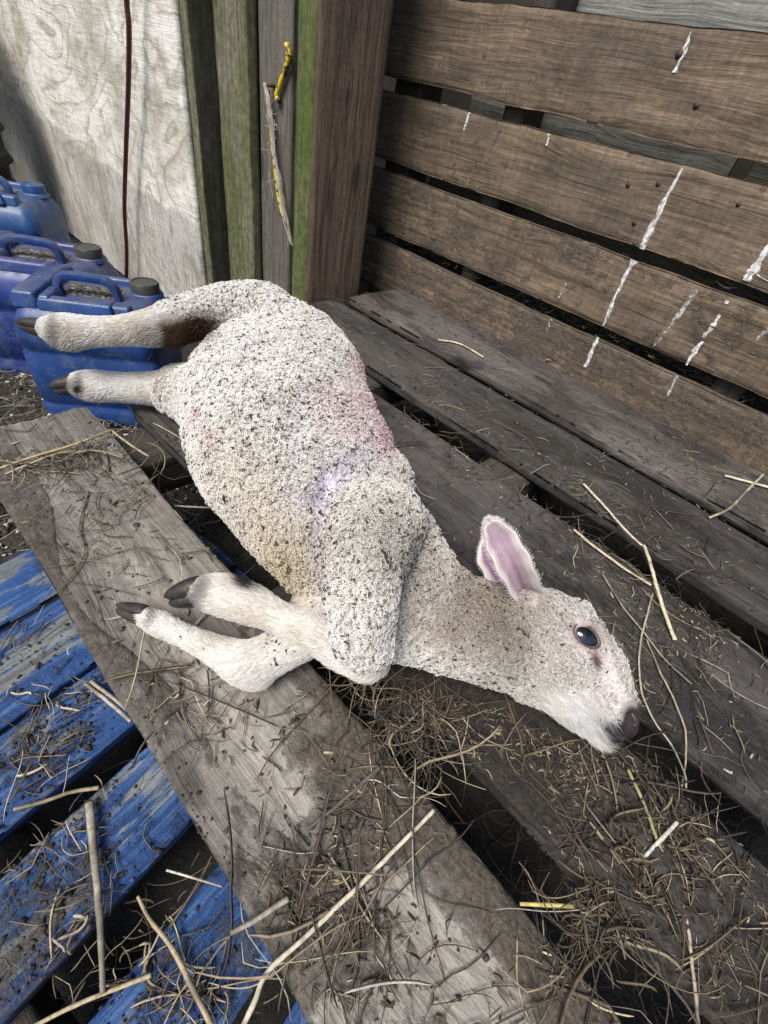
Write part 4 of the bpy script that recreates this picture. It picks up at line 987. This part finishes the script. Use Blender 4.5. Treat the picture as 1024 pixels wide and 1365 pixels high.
# ears
def ear(name, pts, zs, wid, cup_dir, seed, inner):
    """pts: centre line seen at these places at heights zs, wid: half width in px"""
    C0 = np.array([onz(x, y, z) for (x, y), z in zip(pts, zs)]) * S; nU = 44; nW = 22
    Cc = spline(C0, nU); T = norm(np.gradient(Cc, axis=0))
    wd = np.interp(np.linspace(0, 1, nU), np.linspace(0, 1, len(wid)), wid) / FPX * np.array([depth(p / S) for p in Cc]) * S
    wd *= np.sqrt(np.clip(1 - np.clip((np.linspace(0, 1, nU) - .62) / .38, 0, 1) ** 1.7, 0.012, 1))
    cd = norm(np.asarray(cup_dir, float)); V = []
    for i in range(nU):
        B = norm(np.cross(T[i], cd)); Nn = norm(np.cross(B, T[i]))
        for j in range(nW):
            s = -1 + 2 * j / (nW - 1); cup = wd[i] * (1.05 - 0.6 * i / nU) * (1 - s * s)
            V.append(Cc[i] + B * wd[i] * s * (1 + 0.05 * math.sin(i * .7 + seed)) - Nn * cup)
    V = np.array(V); F = [(i * nW + j, i * nW + j + 1, (i + 1) * nW + j + 1, (i + 1) * nW + j) for i in range(nU - 1) for j in range(nW - 1)]
    me = mesh_from(V, F, name); nr = np.zeros(len(V) * 3); me.vertices.foreach_get('normal', nr); nr = nr.reshape(-1, 3)
    s = np.abs(np.tile(np.linspace(-1, 1, nW), nU)); u = np.repeat(np.linspace(0, 1, nU), nW)
    n_ = fbm(V * 120, 3, 9)
    m_ = (sstep(.85, .55, s) * sstep(0.98, .85, u))[:, None]
    colr = np.array([0.66, 0.59, 0.57]) * (1 - m_) + np.array(inner) * (0.75 + 0.5 * n_[:, None]) * m_
    vein = np.exp(-((np.tile(np.linspace(-1, 1, nW), nU) - 0.15) / .2) ** 2) * sstep(.75, .2, u)
    colr = colr * (1 - .6 * vein[:, None]) + np.array([0.13, 0.045, 0.06]) * .6 * vein[:, None]
    a = me.color_attributes.new('Col', 'FLOAT_COLOR', 'POINT'); c4 = np.ones((len(V), 4), np.float32); c4[:, :3] = colr; a.data.foreach_set('color', c4.ravel())
    t = NT(name + '_skin'); t.col(t.attr('Col', 'Color')); t.rough(0.6); t.b.inputs['Subsurface Weight'].default_value = 0.25; t.b.inputs['Subsurface Radius'].default_value = (0.006, 0.002, 0.002)
    q = t.coord(rnd=False); t.bump(t.noise(q, 350, 4, .7), 0.4, 0.001)
    o = link('ear', me, t.m, lamb); so_ = o.modifiers.new('s', 'SOLIDIFY'); so_.thickness = 0.0022; so_.offset = 0
    # rim and back hairs
    n2_ = 3400; ix = rng.choice(len(V), n2_, p=(0.12 + (s > .8) * 1.6 + (u > .9) * .8) / (0.12 + (s > .8) * 1.6 + (u > .9) * .8).sum())
    B_ = norm(V[ix] - Cc[(u[ix] * (nU - 1)).astype(int)]); sd = np.where(rng.random(n2_) < .5, 1, -1)[:, None]
    dr = norm(0.9 * B_ * (s[ix] > .7)[:, None] + 0.9 * T[(u[ix] * (nU - 1)).astype(int)] + .5 * nr[ix] * sd + .25 * rng.normal(size=(n2_, 3)))
    kk = np.linspace(0, 1, 5)[None, :]; ln_ = rng.uniform(.001, .0042, n2_)
    X = (V[ix] + nr[ix] * sd * .0011)[:, None] + dr[:, None] * (ln_[:, None] * kk)[..., None]
    strands('ear_hair', X, np.broadcast_to(0.00018 * (1.1 - kk), (n2_, 5)), np.broadcast_to(np.array([.74, .69, .68]), (n2_, 5, 3)), hair_mat(name + '_hair', .5, .3), o)
    return o
tocam = CAMP - onz(680, 760, .3)
ear('near_ear', [(714, 806), (702, 786), (688, 758), (672, 728), (658, 704), (651, 692)], [.205, .28, .34, .38, .41, .42], [17, 20, 23, 22, 17, 8], tocam + np.array([0.25, -0.1, 0.2]), 1, (0.38, 0.275, 0.33))  # inner tone darkened to deepen the shading in the cup
ear('far_ear', [(690, 790), (670, 765), (652, 738), (644, 715)], [.08, .09, .09, .09], [18, 22, 18, 4], tocam, 2, (0.20, 0.12, 0.19))

# hooves
t = NT('dark_hoof_horn'); q = t.coord(rnd=False); t.col(t.mix(t.ramp(t.noise(t.scale(q, (60, 60, 200)), 1, 4), [(0.35, 0.0), (0.7, 1.0)]), (0.008, 0.007, 0.006), (0.045, 0.036, 0.030))); t.rough(0.55); t.bump(t.noise(q, 160, 4), 0.7, 0.0015); M_hoof = t.m
def hoof(base, tip, z0, z1, r0, spread, label=None):
    b = onz(base[0], base[1], z0); e = onz(tip[0], tip[1], z1); d = e - b; L = np.linalg.norm(d); d = d / L
    side = norm(np.cross(d, norm(CAMP - b))); up = norm(CAMP - b)
    mb = MB(); r = r0 / FPX * depth(b)
    for s in (-1, 1):
        tt_ = np.linspace(0, 1, 12); P = np.array([b + d * L * k * (1.0 if s > 0 else .93) + side * s * r * spread * (0.55 - .15 * k) - up * r * 0.25 * (s < 0) for k in tt_])
        rad = r * 0.62 * np.array([1.1, 1.16, 1.18, 1.16, 1.12, 1.07, 1.0, .92, .82, .70, .52, .22])
        V, F = tube(P * S, rad * S, 14); mb.add(V, F)
    return link('hoof', mb.mesh('hoof'), M_hoof, lamb)
hoof((268, 787), (221, 800), .176, .15, 19, .7)
hoof((192, 820), (154, 809), .05, .04, 13, .6)
hoof((68, 439), (20, 431), .277, .265, 12, .6)
hoof((104, 512), (68, 518), .078, .06, 13, .6)

# ---------------------------------------------------------------- straw, mud and small litter
def straw_mat():
    t = NT('straw'); q = t.coord(rnd=False)
    t.col(t.mix(t.math('MULTIPLY', t.ramp(t.noise(q, 220, 4, .7), [(.4, 0.0), (.65, 1.0)]), .55), t.attr('Col', 'Color'), t.mix(.3, (0.0, 0.0, 0.0), t.attr('Col', 'Color')))); t.rough(0.6); return t.m
M_straw = straw_mat()
BX = [(-1.635, 0.0, 0.348), (-1.57, 0.476, 0.778), (-1.86, 0.902, 1.37), (-2.12, 1.53, 1.945), (-2.12, 2.055, 2.545)]
def on_deck(x, y):
    m_ = np.zeros(np.shape(x), bool)
    for x0, y0, y1 in BX: m_ |= (x > x0) & (y > y0) & (y < y1)
    return m_
def on_blue(x, y):
    o = x * bn[0] + y * bn[1]; m_ = np.zeros(np.shape(x), bool)
    for a, b in pairs: m_ |= (o > a) & (o < b)
    return m_ & (y < 0.02)
PAL = np.array([(0.44, 0.37, 0.24), (0.26, 0.21, 0.13), (0.15, 0.115, 0.07), (0.085, 0.066, 0.045), (0.045, 0.036, 0.028), (0.40, 0.37, 0.32)])  # straw tones lowered for mud and for the shade the litter lies in
def litter(name, C0, Lm, rad, pal_p, lift, sets, kinds='deck', curl=1.0, K=8, nside=3, parent=None, dirs=None):
    """C0 (n,3) centres in units; Lm lengths (m)"""
    n = len(C0); a = rng.uniform(0, 6.28, n) if dirs is None else dirs + rng.normal(0, .5, n)
    kap = rng.normal(0, 1, n) * curl; k2 = rng.normal(0, 1, n) * curl * 1.2
    s = np.linspace(-.5, .5, K)[None]
    ang = a[:, None] + kap[:, None] * s * 2 + k2[:, None] * s ** 2 * 3
    ang = ang + np.where(rng.random((n, 1)) < .45, rng.normal(0, .7, (n, 1)), 0) * (s > rng.uniform(-.3, .3, (n, 1)))
    st = (Lm / (K - 1))[:, None] * np.ones((1, K)) / S
    dx = np.cumsum(np.cos(ang) * st, 1); dy = np.cumsum(np.sin(ang) * st, 1)
    X = C0[:, :1] + dx - dx[:, K // 2:K // 2 + 1]; Y = C0[:, 1:2] + dy - dy[:, K // 2:K // 2 + 1]
    arch = (1 - (2 * s) ** 2) * rng.normal(0, .25, (n, 1)) * lift[:, None] + rng.normal(0, .35, (n, 1)) * 2 * s * lift[:, None]
    Z = C0[:, 2:3] + np.abs(arch) + rng.uniform(.1, 1, (n, 1)) * lift[:, None]
    P = np.stack([X, Y, Z], -1) * S
    T = norm(np.gradient(P, axis=1)); B = norm(np.cross(T, np.array([0, 0, 1.0]))); N = np.cross(B, T)
    rad = rad * rng.choice([.7, 1.0, 1.6], n, p=[.42, .38, .20]) * 1.15
    r = rad[:, None] * np.array([.5] + [1] * (K - 2) + [.35])[None]
    th_ = np.arange(nside) / nside * 6.283
    V = P[:, :, None] + r[..., None, None] * (np.cos(th_)[None, None, :, None] * B[:, :, None] + .42 * np.sin(th_)[None, None, :, None] * N[:, :, None])
    idx = (np.arange(n)[:, None, None] * K + np.arange(K - 1)[None, :, None]) * nside; j = np.arange(nside)[None, None]; j2 = (j + 1) % nside
    F = np.stack([idx + j, idx + j2, idx + nside + j2, idx + nside + j], -1).reshape(-1, 4)
    c = PAL[rng.choice(len(PAL), n, p=pal_p)] * rng.uniform(.7, 1.2, (n, 1)); c = np.repeat(c, K * nside, 0)
    o = link(name, mesh_from(V.reshape(-1, 3), F, name, c), M_straw, parent)
    return tag(o, sets[0], None, None, 'stuff')
def px_sample(n, spots, z=0.0, uni=None):
    """points on the plane z gathered round spots (seen at px, py, spreads, weight)"""
    w = np.array([q[4] for q in spots], float); k = rng.choice(len(spots), n, p=w / w.sum()); out = []
    for i in k:
        x, y, sx, sy, _ = spots[i][:5]; ang = math.radians(spots[i][5]) if len(spots[i]) > 5 else 0
        u, v = rng.normal(0, sx), rng.normal(0, sy); px, py = x + u * math.cos(ang) - v * math.sin(ang), y + u * math.sin(ang) + v * math.cos(ang)
        py = max(py, 250); out.append(onz(px, py, z))
    return np.array(out)
def lamb_clear(P):
    """heights of the lamb above or below points: keep litter out of the body"""
    keep = np.ones(len(P), bool)
    for i, p in enumerate(P):
        h = bvh.ray_cast(Vector((p[0] * S, p[1] * S, 0.6)), Vector((0, 0, -1)))
        if h[0] is not None and h[0].z > 0.03: keep[i] = False
    return keep
HAY = [(560, 960, 45, 18, 3.0, 45), (470, 905, 30, 16, 1.2, 40), (430, 1180, 50, 60, 1.5), (520, 1040, 40, 50, 1.4, 45), (860, 1140, 55, 45, 4.5), (740, 1000, 60, 28, 2.0, 30), (800, 1210, 40, 40, 2.0), (640, 930, 30, 20, 1.0), (720, 650, 110, 26, 3.4, 33), (850, 740, 60, 50, 1.8, 45), (930, 830, 50, 25, .8, 40),
       (490, 395, 40, 12, 1.2), (600, 560, 40, 18, .8, 35), (95, 615, 55, 12, 2.0, -12), (130, 690, 50, 40, .7), (200, 600, 40, 30, .8, 50), (900, 600, 80, 30, 1.0, 30), (620, 440, 60, 20, .5, 30), (860, 880, 60, 60, 1.4), (980, 1200, 40, 80, .7), (500, 1300, 80, 50, .6), (760, 1300, 60, 40, .6), (880, 1290, 60, 40, .8), (330, 960, 60, 40, .6), (250, 880, 40, 30, .4)]
C0 = px_sample(2300, HAY); C1 = np.column_stack([rng.uniform(-1.9, .9, 700), rng.uniform(0.02, 2.5, 700), np.zeros(700)])
C0 = np.vstack([C0, C1]); C0 = C0[(C0[:, 1] > -0.02) & (C0[:, 1] < 2.5) & (C0[:, 0] > -2.1) & (C0[:, 0] < 1.1)]
od = on_deck(C0[:, 0], C0[:, 1]); deckpts = C0[od]; gappts = C0[~od]
deckpts = deckpts[lamb_clear(deckpts)]
n = len(deckpts); big = rng.random(n) < .10
litter('scattered_straw', deckpts + [0, 0, .004], np.where(big, rng.uniform(.05, .12, n), rng.gamma(2.2, .011, n) + .006), np.where(big, rng.uniform(.0005, .0011, n), rng.uniform(.00025, .0007, n)), [.08, .12, .20, .28, .28, .04], np.where(big, .02, .008), ['straw and dry stems scattered over the grey pallet'], curl=.28)
C2 = px_sample(6500, HAY); C2 = np.vstack([C2, np.column_stack([rng.uniform(-1.9, .9, 1700), rng.uniform(0.02, 2.5, 1700), np.zeros(1700)])]); C2 = C2[on_deck(C2[:, 0], C2[:, 1]) & ((C2[:, 1] > .4) | (rng.random(len(C2)) < .45))]; C2 = C2[lamb_clear(C2)]; n = len(C2)
litter('chaff', C2 + [0, 0, .002], rng.uniform(.003, .012, n), rng.uniform(.0004, .0011, n), [.10, .14, .22, .26, .22, .06], np.full(n, .003), ['broken straw chaff trodden into the grey boards'], curl=.2, K=4)
# hay hanging in and lying under the gaps
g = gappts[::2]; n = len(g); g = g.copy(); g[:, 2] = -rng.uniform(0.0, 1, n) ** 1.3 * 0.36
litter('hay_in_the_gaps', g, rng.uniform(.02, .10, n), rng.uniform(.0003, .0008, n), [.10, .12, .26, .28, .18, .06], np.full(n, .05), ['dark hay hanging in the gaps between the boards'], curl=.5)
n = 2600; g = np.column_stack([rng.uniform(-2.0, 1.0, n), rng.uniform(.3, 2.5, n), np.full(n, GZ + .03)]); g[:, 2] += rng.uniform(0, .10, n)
litter('hay_under_the_pallet', g, rng.uniform(.04, .14, n), rng.uniform(.0004, .0010, n), [.0, .03, .12, .35, .50, .0], np.full(n, .06), ['dark hay and muck under the grey pallet'], curl=1.2)  # shade under the deck is put into the hay colour
# clump of matted hay piled on the second board
P = px_sample(800, [(858, 1120, 26, 34, 2.2), (850, 1180, 30, 26, 1.6, -20), (800, 1230, 22, 20, 1.0), (545, 960, 28, 20, 1.2, 40), (880, 1150, 20, 20, .8)]); n = len(P)
litter('matted_hay', P + [0, 0, .004], rng.uniform(.012, .05, n), rng.uniform(.0004, .0011, n), [.02, .07, .20, .35, .36, .0], np.full(n, .028), ['matted dark hay clump on the board below the nose'], curl=.5)
# litter on the blue pallet
BS = [(60, 1000, 40, 40, 2.0), (110, 940, 40, 14, 1.5, -40), (60, 1120, 50, 30, 1.5, -40), (130, 1180, 60, 40, 2.0), (200, 1290, 60, 40, 2.2), (60, 1290, 50, 50, 1.2), (40, 870, 40, 30, 1.0), (260, 1330, 40, 30, 1.2)]
P = px_sample(300, BS, BZ); P = P[(P[:, 1] < -0.02)]; ob = on_blue(P[:, 0], P[:, 1]); P[~ob, 2] -= rng.uniform(.05, .3, (~ob).sum()); n = len(P)
litter('straw_on_blue_boards', P + [0, 0, .006], rng.gamma(2.0, .012, n) + .006, rng.uniform(.0003, .0010, n), [.18, .16, .22, .22, .16, .06], np.full(n, .012), ['straw bits lying on and between the blue boards'], curl=.35)
# straw and grit on the ground at the far left
P = np.column_stack([rng.uniform(-3.2, -1.3, 1500), rng.uniform(-.5, .6, 1500), np.full(1500, GZ + .015)]); n = len(P)
litter('straw_on_the_ground', P, rng.uniform(.02, .12, n), rng.uniform(.0004, .0012, n), [.16, .14, .2, .26, .2, .04], np.full(n, .03), ['straw trodden into the mud beside the pallets'], curl=.7)
# hay packed behind the upright pallet
P = []
for k in range(900):
    zz = rng.choice([.235, .625, .24, .22]); x = rng.uniform(-2.3 if zz < .3 else -1.2, .5)
    P.append((x, YW + rng.uniform(.03, .2), zz + rng.normal(0, .03)))
P = np.array(P); n = len(P)
litter('hay_behind_the_wall', P, rng.uniform(.02, .07, n), rng.uniform(.0004, .0009, n), [.08, .15, .30, .27, .18, .02], np.full(n, .03), ['dry hay stuffed behind the upright pallet'], curl=1.6)

def crumbs(name, P, size, cpal, label, flat=.45):
    IVs, IFs = ico(1); n = len(P); k = len(IVs)
    Vn = IVs[None] * (1 + rng.normal(0, .34, (n, k, 1))); a = rng.uniform(0, 6.28, n); ca_, sa_ = np.cos(a)[:, None], np.sin(a)[:, None]
    st = rng.uniform(.6, 1.7, (n, 1)); x = Vn[..., 0] * st; y = Vn[..., 1]
    V = np.stack([x * ca_ - y * sa_, x * sa_ + y * ca_, Vn[..., 2] * flat], -1) * size[:, None, None] + (P * S)[:, None]
    F = (IFs[None] + (np.arange(n) * k)[:, None, None]).reshape(-1, 3)
    c = np.array(cpal)[rng.choice(len(cpal), n)] * rng.uniform(.6, 1.3, (n, 1))
    return tag(link(name, mesh_from(V.reshape(-1, 3), F, name, np.repeat(c, k, 0)), M_crumb, smooth=False), label, None, None, 'stuff')
t = NT('crumb'); t.col(t.attr('Col', 'Color')); t.rough(.8); M_crumb = t.m
MUD = [(0.035, 0.028, 0.022), (0.06, 0.05, 0.04), (0.02, 0.017, 0.015)]
MS = [(430, 1150, 60, 60, 2), (540, 1010, 40, 60, 2, 45), (860, 1130, 60, 60, 3), (740, 990, 80, 30, 2, 30), (120, 780, 20, 60, .2), (210, 980, 14, 90, .7, -25), (560, 1260, 60, 70, 1.0), (930, 960, 50, 70, 1.2), (900, 690, 70, 40, 1), (650, 590, 120, 30, 1, 33), (280, 1130, 14, 60, .8, -28)]
P = px_sample(1000, MS); P = np.vstack([P, np.column_stack([rng.uniform(-1.9, .9, 900), rng.uniform(.02, 2.5, 900), np.zeros(900)])]); P = P[on_deck(P[:, 0], P[:, 1])]; P = P[lamb_clear(P)]
crumbs('mud_crumbs', P + [0, 0, .002], rng.gamma(2.0, .00038, len(P)) + .0003, MUD, 'dried mud crumbs on the grey boards')
P = px_sample(1400, BS + [(100, 1060, 40, 60, 2)], BZ); P = P[(P[:, 1] < -.01) & on_blue(P[:, 0], P[:, 1])]
crumbs('mud_on_blue_boards', P + [0, 0, .003], rng.gamma(2.0, .00045, len(P)) + .0003, MUD, 'dried mud crumbs on the blue boards')
P = np.column_stack([rng.uniform(-3.6, -1.6, 1600), rng.uniform(-.3, .7, 1600), np.full(1600, GZ + .02)])
crumbs('yard_grit', P, rng.gamma(2.0, .0013, 1600) + .0008, MUD + [(.45, .43, .38), (.3, .28, .24)], 'pale grit and mud lumps on the yard', .8)

def mud_heap(px, py, rx, ry, h, seed, label):
    c = onz(px, py); n = 150; g = np.linspace(-1.6, 1.6, n); X, Y = np.meshgrid(g, g, indexing='ij'); X, Y = X.ravel(), Y.ravel()
    P = np.stack([X * rx + c[0], Y * ry + c[1], 0 * X], 1); nz = fbm(P * 9, 5, seed)
    z = (np.exp(-(X ** 2 + Y ** 2) * 1.1) * (0.35 + 1.3 * nz) - 0.28) * h + (fbm(P * 60, 3, seed) - .5) * h * .5
    dd = np.full(len(P), 9.0)
    for x0_, y0_, y1_ in BX: dd = np.minimum(dd, np.maximum(y0_ - P[:, 1], P[:, 1] - y1_))
    ov = np.clip(dd + .012 * (nz - .5), 0, None); z = z - ov * 3.0 - (ov > 0) * 0.004
    P[:, 2] = z; i = np.arange(n - 1)[:, None]; j = np.arange(n - 1)[None]
    F = np.stack([i * n + j, (i + 1) * n + j, (i + 1) * n + j + 1, i * n + j + 1], -1).reshape(-1, 4)
    F = F[(z[F] > -0.035).all(1)]
    t = bpy.data.materials.get('wet_mud')
    if t is None:
        t_ = NT('wet_mud'); q = t_.coord(rnd=False); mn = t_.noise(q, 120, 7, .7)
        t_.col(t_.mix(t_.ramp(mn, [(.35, 0.0), (.65, 1.0)]), (0.012, 0.010, 0.009), (0.050, 0.042, 0.034))); t_.rough(.7); t_.bump(mn, 0.8, 0.004); t = t_.m
    tag(link('mud_heap', mesh_from(P * S, F, 'mud'), t), label, None, None, 'stuff')
mud_heap(862, 1135, .16, .13, .05, 5, 'trampled mud heap under the hay clump by the lower right board')
mud_heap(835, 1205, .12, .08, .045, 6, 'mud lump hanging over the board edge beside the yellow straw')

# single stalks one could pick up
def stalk(label, pts, zs, r_px, colr, cat='straw', name='straw_stalk', ribs=True, plane=0.0, flat=.8, K=None, taper=(1, 1)):
    zs = np.broadcast_to(np.asarray(zs, float), (len(pts),))
    P = np.array([onz(x, y, z) for (x, y), z in zip(pts, zs)]); n = K or (12 * len(pts)); Q = spline(P, n)
    Q += (fbm(Q * 26, 2, int(pts[0][0])) - .5)[:, None] * np.array([.003, .003, .002])
    r = np.array([depth(p) for p in Q]) / FPX * r_px * .74 * np.linspace(taper[0], taper[1], n) * (0.9 + .25 * fbm(Q * 40, 2, 3))
    V, F = tube(Q * S, r * S, 10, flat); 
    nn = 1 + .10 * np.cos(np.tile(np.arange(10), n) * 6.283 / 10 * 4) if ribs else 1
    t_ = fbm(V * np.array([260, 260, 60]), 3, 4); c = np.array(colr) * (0.72 + .5 * t_[:, None])
    m_ = sstep(.52, .66, fbm(V * 30, 4, int(pts[0][1])))[:, None] * .6; c = c * (1 - m_) + np.array([.05, .04, .03]) * m_
    nodes_ = (np.repeat(np.arange(n), 10) % 17 == 9)[:, None] * .5; c = c * (1 - nodes_ * .5)
    o = link(name, mesh_from(V, F, name, c), M_straw); tag(o, label, cat, 'single stalks and stems lying about'); return o
PALE, TAN, WOODY, YEL, BRN = (.60, .54, .40), (.42, .34, .20), (.34, .30, .23), (.55, .46, .16), (.16, .105, .065)
b_ = BZ + .012
stalk('longest thick pale stalk reaching from the bottom edge up the front grey board', [(322, 1372), (340, 1335), (356, 1298), (400, 1256), (450, 1208), (520, 1140), (578, 1080)], [.03, .03, .025, .02, .016, .014, .02], 4.6, PALE, taper=(1.1, .75))
stalk('thick upright woody stem lying across the second blue gap', [(119, 1070), (124, 1130), (130, 1190), (134, 1250), (137, 1325)], [b_ + .01, b_ + .012, b_ + .02, b_ + .025, b_ + .02], 6.0, WOODY, cat='stem', name='woody_stem', taper=(1.15, .8))
stalk('brown and cream stem slanting down the lowest blue boards', [(183, 1195), (200, 1225), (225, 1258), (248, 1300), (284, 1372)], b_ + .02, 4.5, (.38, .30, .18), cat='stem', name='woody_stem', taper=(.6, 1.1))
stalk('long pale straw in the bottom left corner on muddy blue boards', [(38, 1372), (90, 1345), (150, 1320), (202, 1300)], b_ + .015, 3.6, TAN)
stalk('short grey split stem resting on the front grey board edge', [(308, 1244), (345, 1224), (384, 1198)], .022, 5.0, (.36, .33, .27), cat='stem', name='woody_stem', taper=(.8, 1.0))
stalk('thin brown twig from the split stem down to the blue board', [(306, 1248), (285, 1275), (268, 1300), (255, 1340), (236, 1370)], [.01, -.08, b_ + .03, b_ + .02, b_ + .01], 1.6, (.22, .17, .11))
stalk('flat brown straw bridging the middle blue gap', [(18, 1079), (60, 1068), (95, 1056), (132, 1050)], b_ + .008, 3.4, (.30, .23, .14))
stalk('left of the two parallel stem pieces on the upper blue board', [(113, 911), (140, 932), (174, 962)], b_ + .012, 3.0, (.42, .37, .28), cat='stem', name='woody_stem')
stalk('right of the two parallel stem pieces on the upper blue board', [(121, 908), (150, 930), (180, 955)], b_ + .014, 3.0, (.34, .29, .21), cat='stem', name='woody_stem')
stalk('bright yellow straw bridging the dark gap near the hay clump', [(694, 1205), (740, 1207), (792, 1211), (862, 1219)], [.002, .004, .015, .02], 3.2, (.60, .50, .17))
stalk('greenish yellow stalk lying over the hay clump', [(838, 1026), (858, 1070), (875, 1115), (897, 1168)], [.015, .03, .045, .03], 3.0, (.36, .36, .17))
stalk('short flat white stem across the greenish stalk', [(855, 1146), (878, 1122), (903, 1096)], [.03, .05, .05], 3.2, (.58, .55, .48))
stalk('long straight pale stalk running from the hay clump to the bottom edge', [(899, 1168), (912, 1215), (922, 1270), (932, 1375)], [.03, .02, .012, .012], 3.0, (.46, .38, .26))
stalk('short pale cream stalk pointing down beside the eye', [(859, 727), (869, 758), (882, 805), (900, 853)], [.02, .02, .018, .016], 3.6, (.66, .60, .42), taper=(.8, 1.0))
stalk('thin bent straw meeting the cream stalk over the gap', [(778, 645), (800, 668), (828, 700), (850, 722), (862, 730)], .016, 2.2, PALE)
stalk('pale straw along the edge of the middle board above the ear', [(765, 706), (792, 728), (830, 756), (868, 780)], .012, 2.4, (.56, .48, .32))
stalk('long thin grey stem passing to the right of the eye', [(803, 765), (830, 808), (858, 842), (888, 880), (922, 912)], .012, 1.7, (.30, .26, .20))
stalk('thin winding stem with a loop below the nose', [(871, 790), (860, 830), (852, 870), (855, 920), (872, 960), (896, 995), (912, 1030), (914, 1052)], [.012, .014, .012, .012, .01, .01, .02, .02], 1.7, (.45, .40, .31))
stalk('thin stem arching down across the gap right of the nose', [(862, 852), (880, 895), (902, 940), (914, 980), (914, 1015), (908, 1050)], [.012, .014, .014, .012, .012, .012], 1.6, (.40, .34, .25))
stalk('pale straw by the foot of the wall at the right edge', [(948, 553), (965, 570), (990, 585), (1032, 606)], .014, 2.4, (.58, .52, .38))
stalk('cream straw above the dark patch on the far board', [(966, 634), (990, 640), (1034, 652)], .012, 2.6, (.66, .60, .46))
stalk('greyish straw crossing the far gap at the right edge', [(946, 690), (972, 678), (990, 660), (1018, 632)], .012, 2.2, (.42, .38, .27))
stalk('long reddish brown stem lying along the foot of the wall', [(728, 479), (770, 488), (815, 510), (850, 528), (896, 545)], .014, 1.9, (.30, .17, .10))
stalk('short pale straw on the far board below the wall corner', [(584, 453), (612, 458), (645, 476)], .010, 1.9, (.58, .50, .32))
stalk('small pale wood sliver leaning at the foot of the wall', [(955, 552), (966, 564), (980, 577)], .018, 3.4, (.52, .50, .45), cat='wood splinter', name='wood_splinter')
stalk('dark brown stick on the front grey board below the gap', [(404, 1110), (450, 1073), (507, 1022)], .02, 3.4, (.12, .10, .085), cat='stick', name='dark_stick', taper=(.7, 1))
stalk('pale thin straw bridging the blue gap beside the grey board', [(222, 1160), (250, 1168), (296, 1182)], b_ + .02, 1.8, (.60, .55, .44))
stalk('dark curving root across the pale end of the front grey board', [(118, 655), (106, 700), (112, 735), (100, 762), (76, 790)], .008, 1.4, (.14, .11, .08))
stalk('yellow straw topmost in the bunch on the front board end', [(-4, 625), (50, 607), (100, 592), (150, 573)], [.01, .02, .025, .02], 2.2, (.42, .36, .17))
stalk('pale straw lowest in the bunch on the front board end', [(8, 632), (40, 618), (80, 604), (128, 600)], [.008, .014, .014, .012], 1.7, (.50, .43, .27))
stalk('brown straw leaning over the dark gap behind the board end', [(150, 575), (170, 590), (198, 608)], [.02, .02, .012], 2.0, (.36, .29, .18))
stalk('short straw crossing the gap beneath the belly', [(232, 674), (262, 676), (292, 677)], -.05, 1.8, (.28, .24, .18))
for k, (x, y, r) in enumerate(((906, 72, 6), (929, 140, 5), (838, 246, 4), (846, 297, 4), (878, 245, 4), (985, 272, 4))):
    bi = 0 if y < 200 else 1; p = ony(x, y, YW); 
    V, F = tube(np.array([[p[0], YW + .002, p[2]], [p[0], YW - .0035, p[2]]]) * S, r / FPX * depth(p) * S * .8, 10); link('nail', mesh_from(V, F, 'nail'), tn.m, wb[bi])

# nail heads over the beams and the two small holes in the boards
nails = [(582, 505, 5), (182, 700, 5), (640, 1020, 3), (905, 1228, 3)]
for bx_ in (-1.42, -1.36, -0.55, -0.50, 0.80):
    for k_i, (x0, y0, y1) in enumerate(BX):
        if bx_ > x0: p = proj(np.array([bx_, (y0 + y1) / 2 + rng.uniform(-.09, .09), 0])); nails.append((p[0], p[1], 3))
for x, y, r in nails:
    p = onz(x, y); V, F = tube(np.array([[p[0], p[1], -.01], [p[0], p[1], .0015]]) * S, r / FPX * depth(p) * S * .9, 10)
    link('nail', mesh_from(V, F, 'nail'), tn.m, deck)
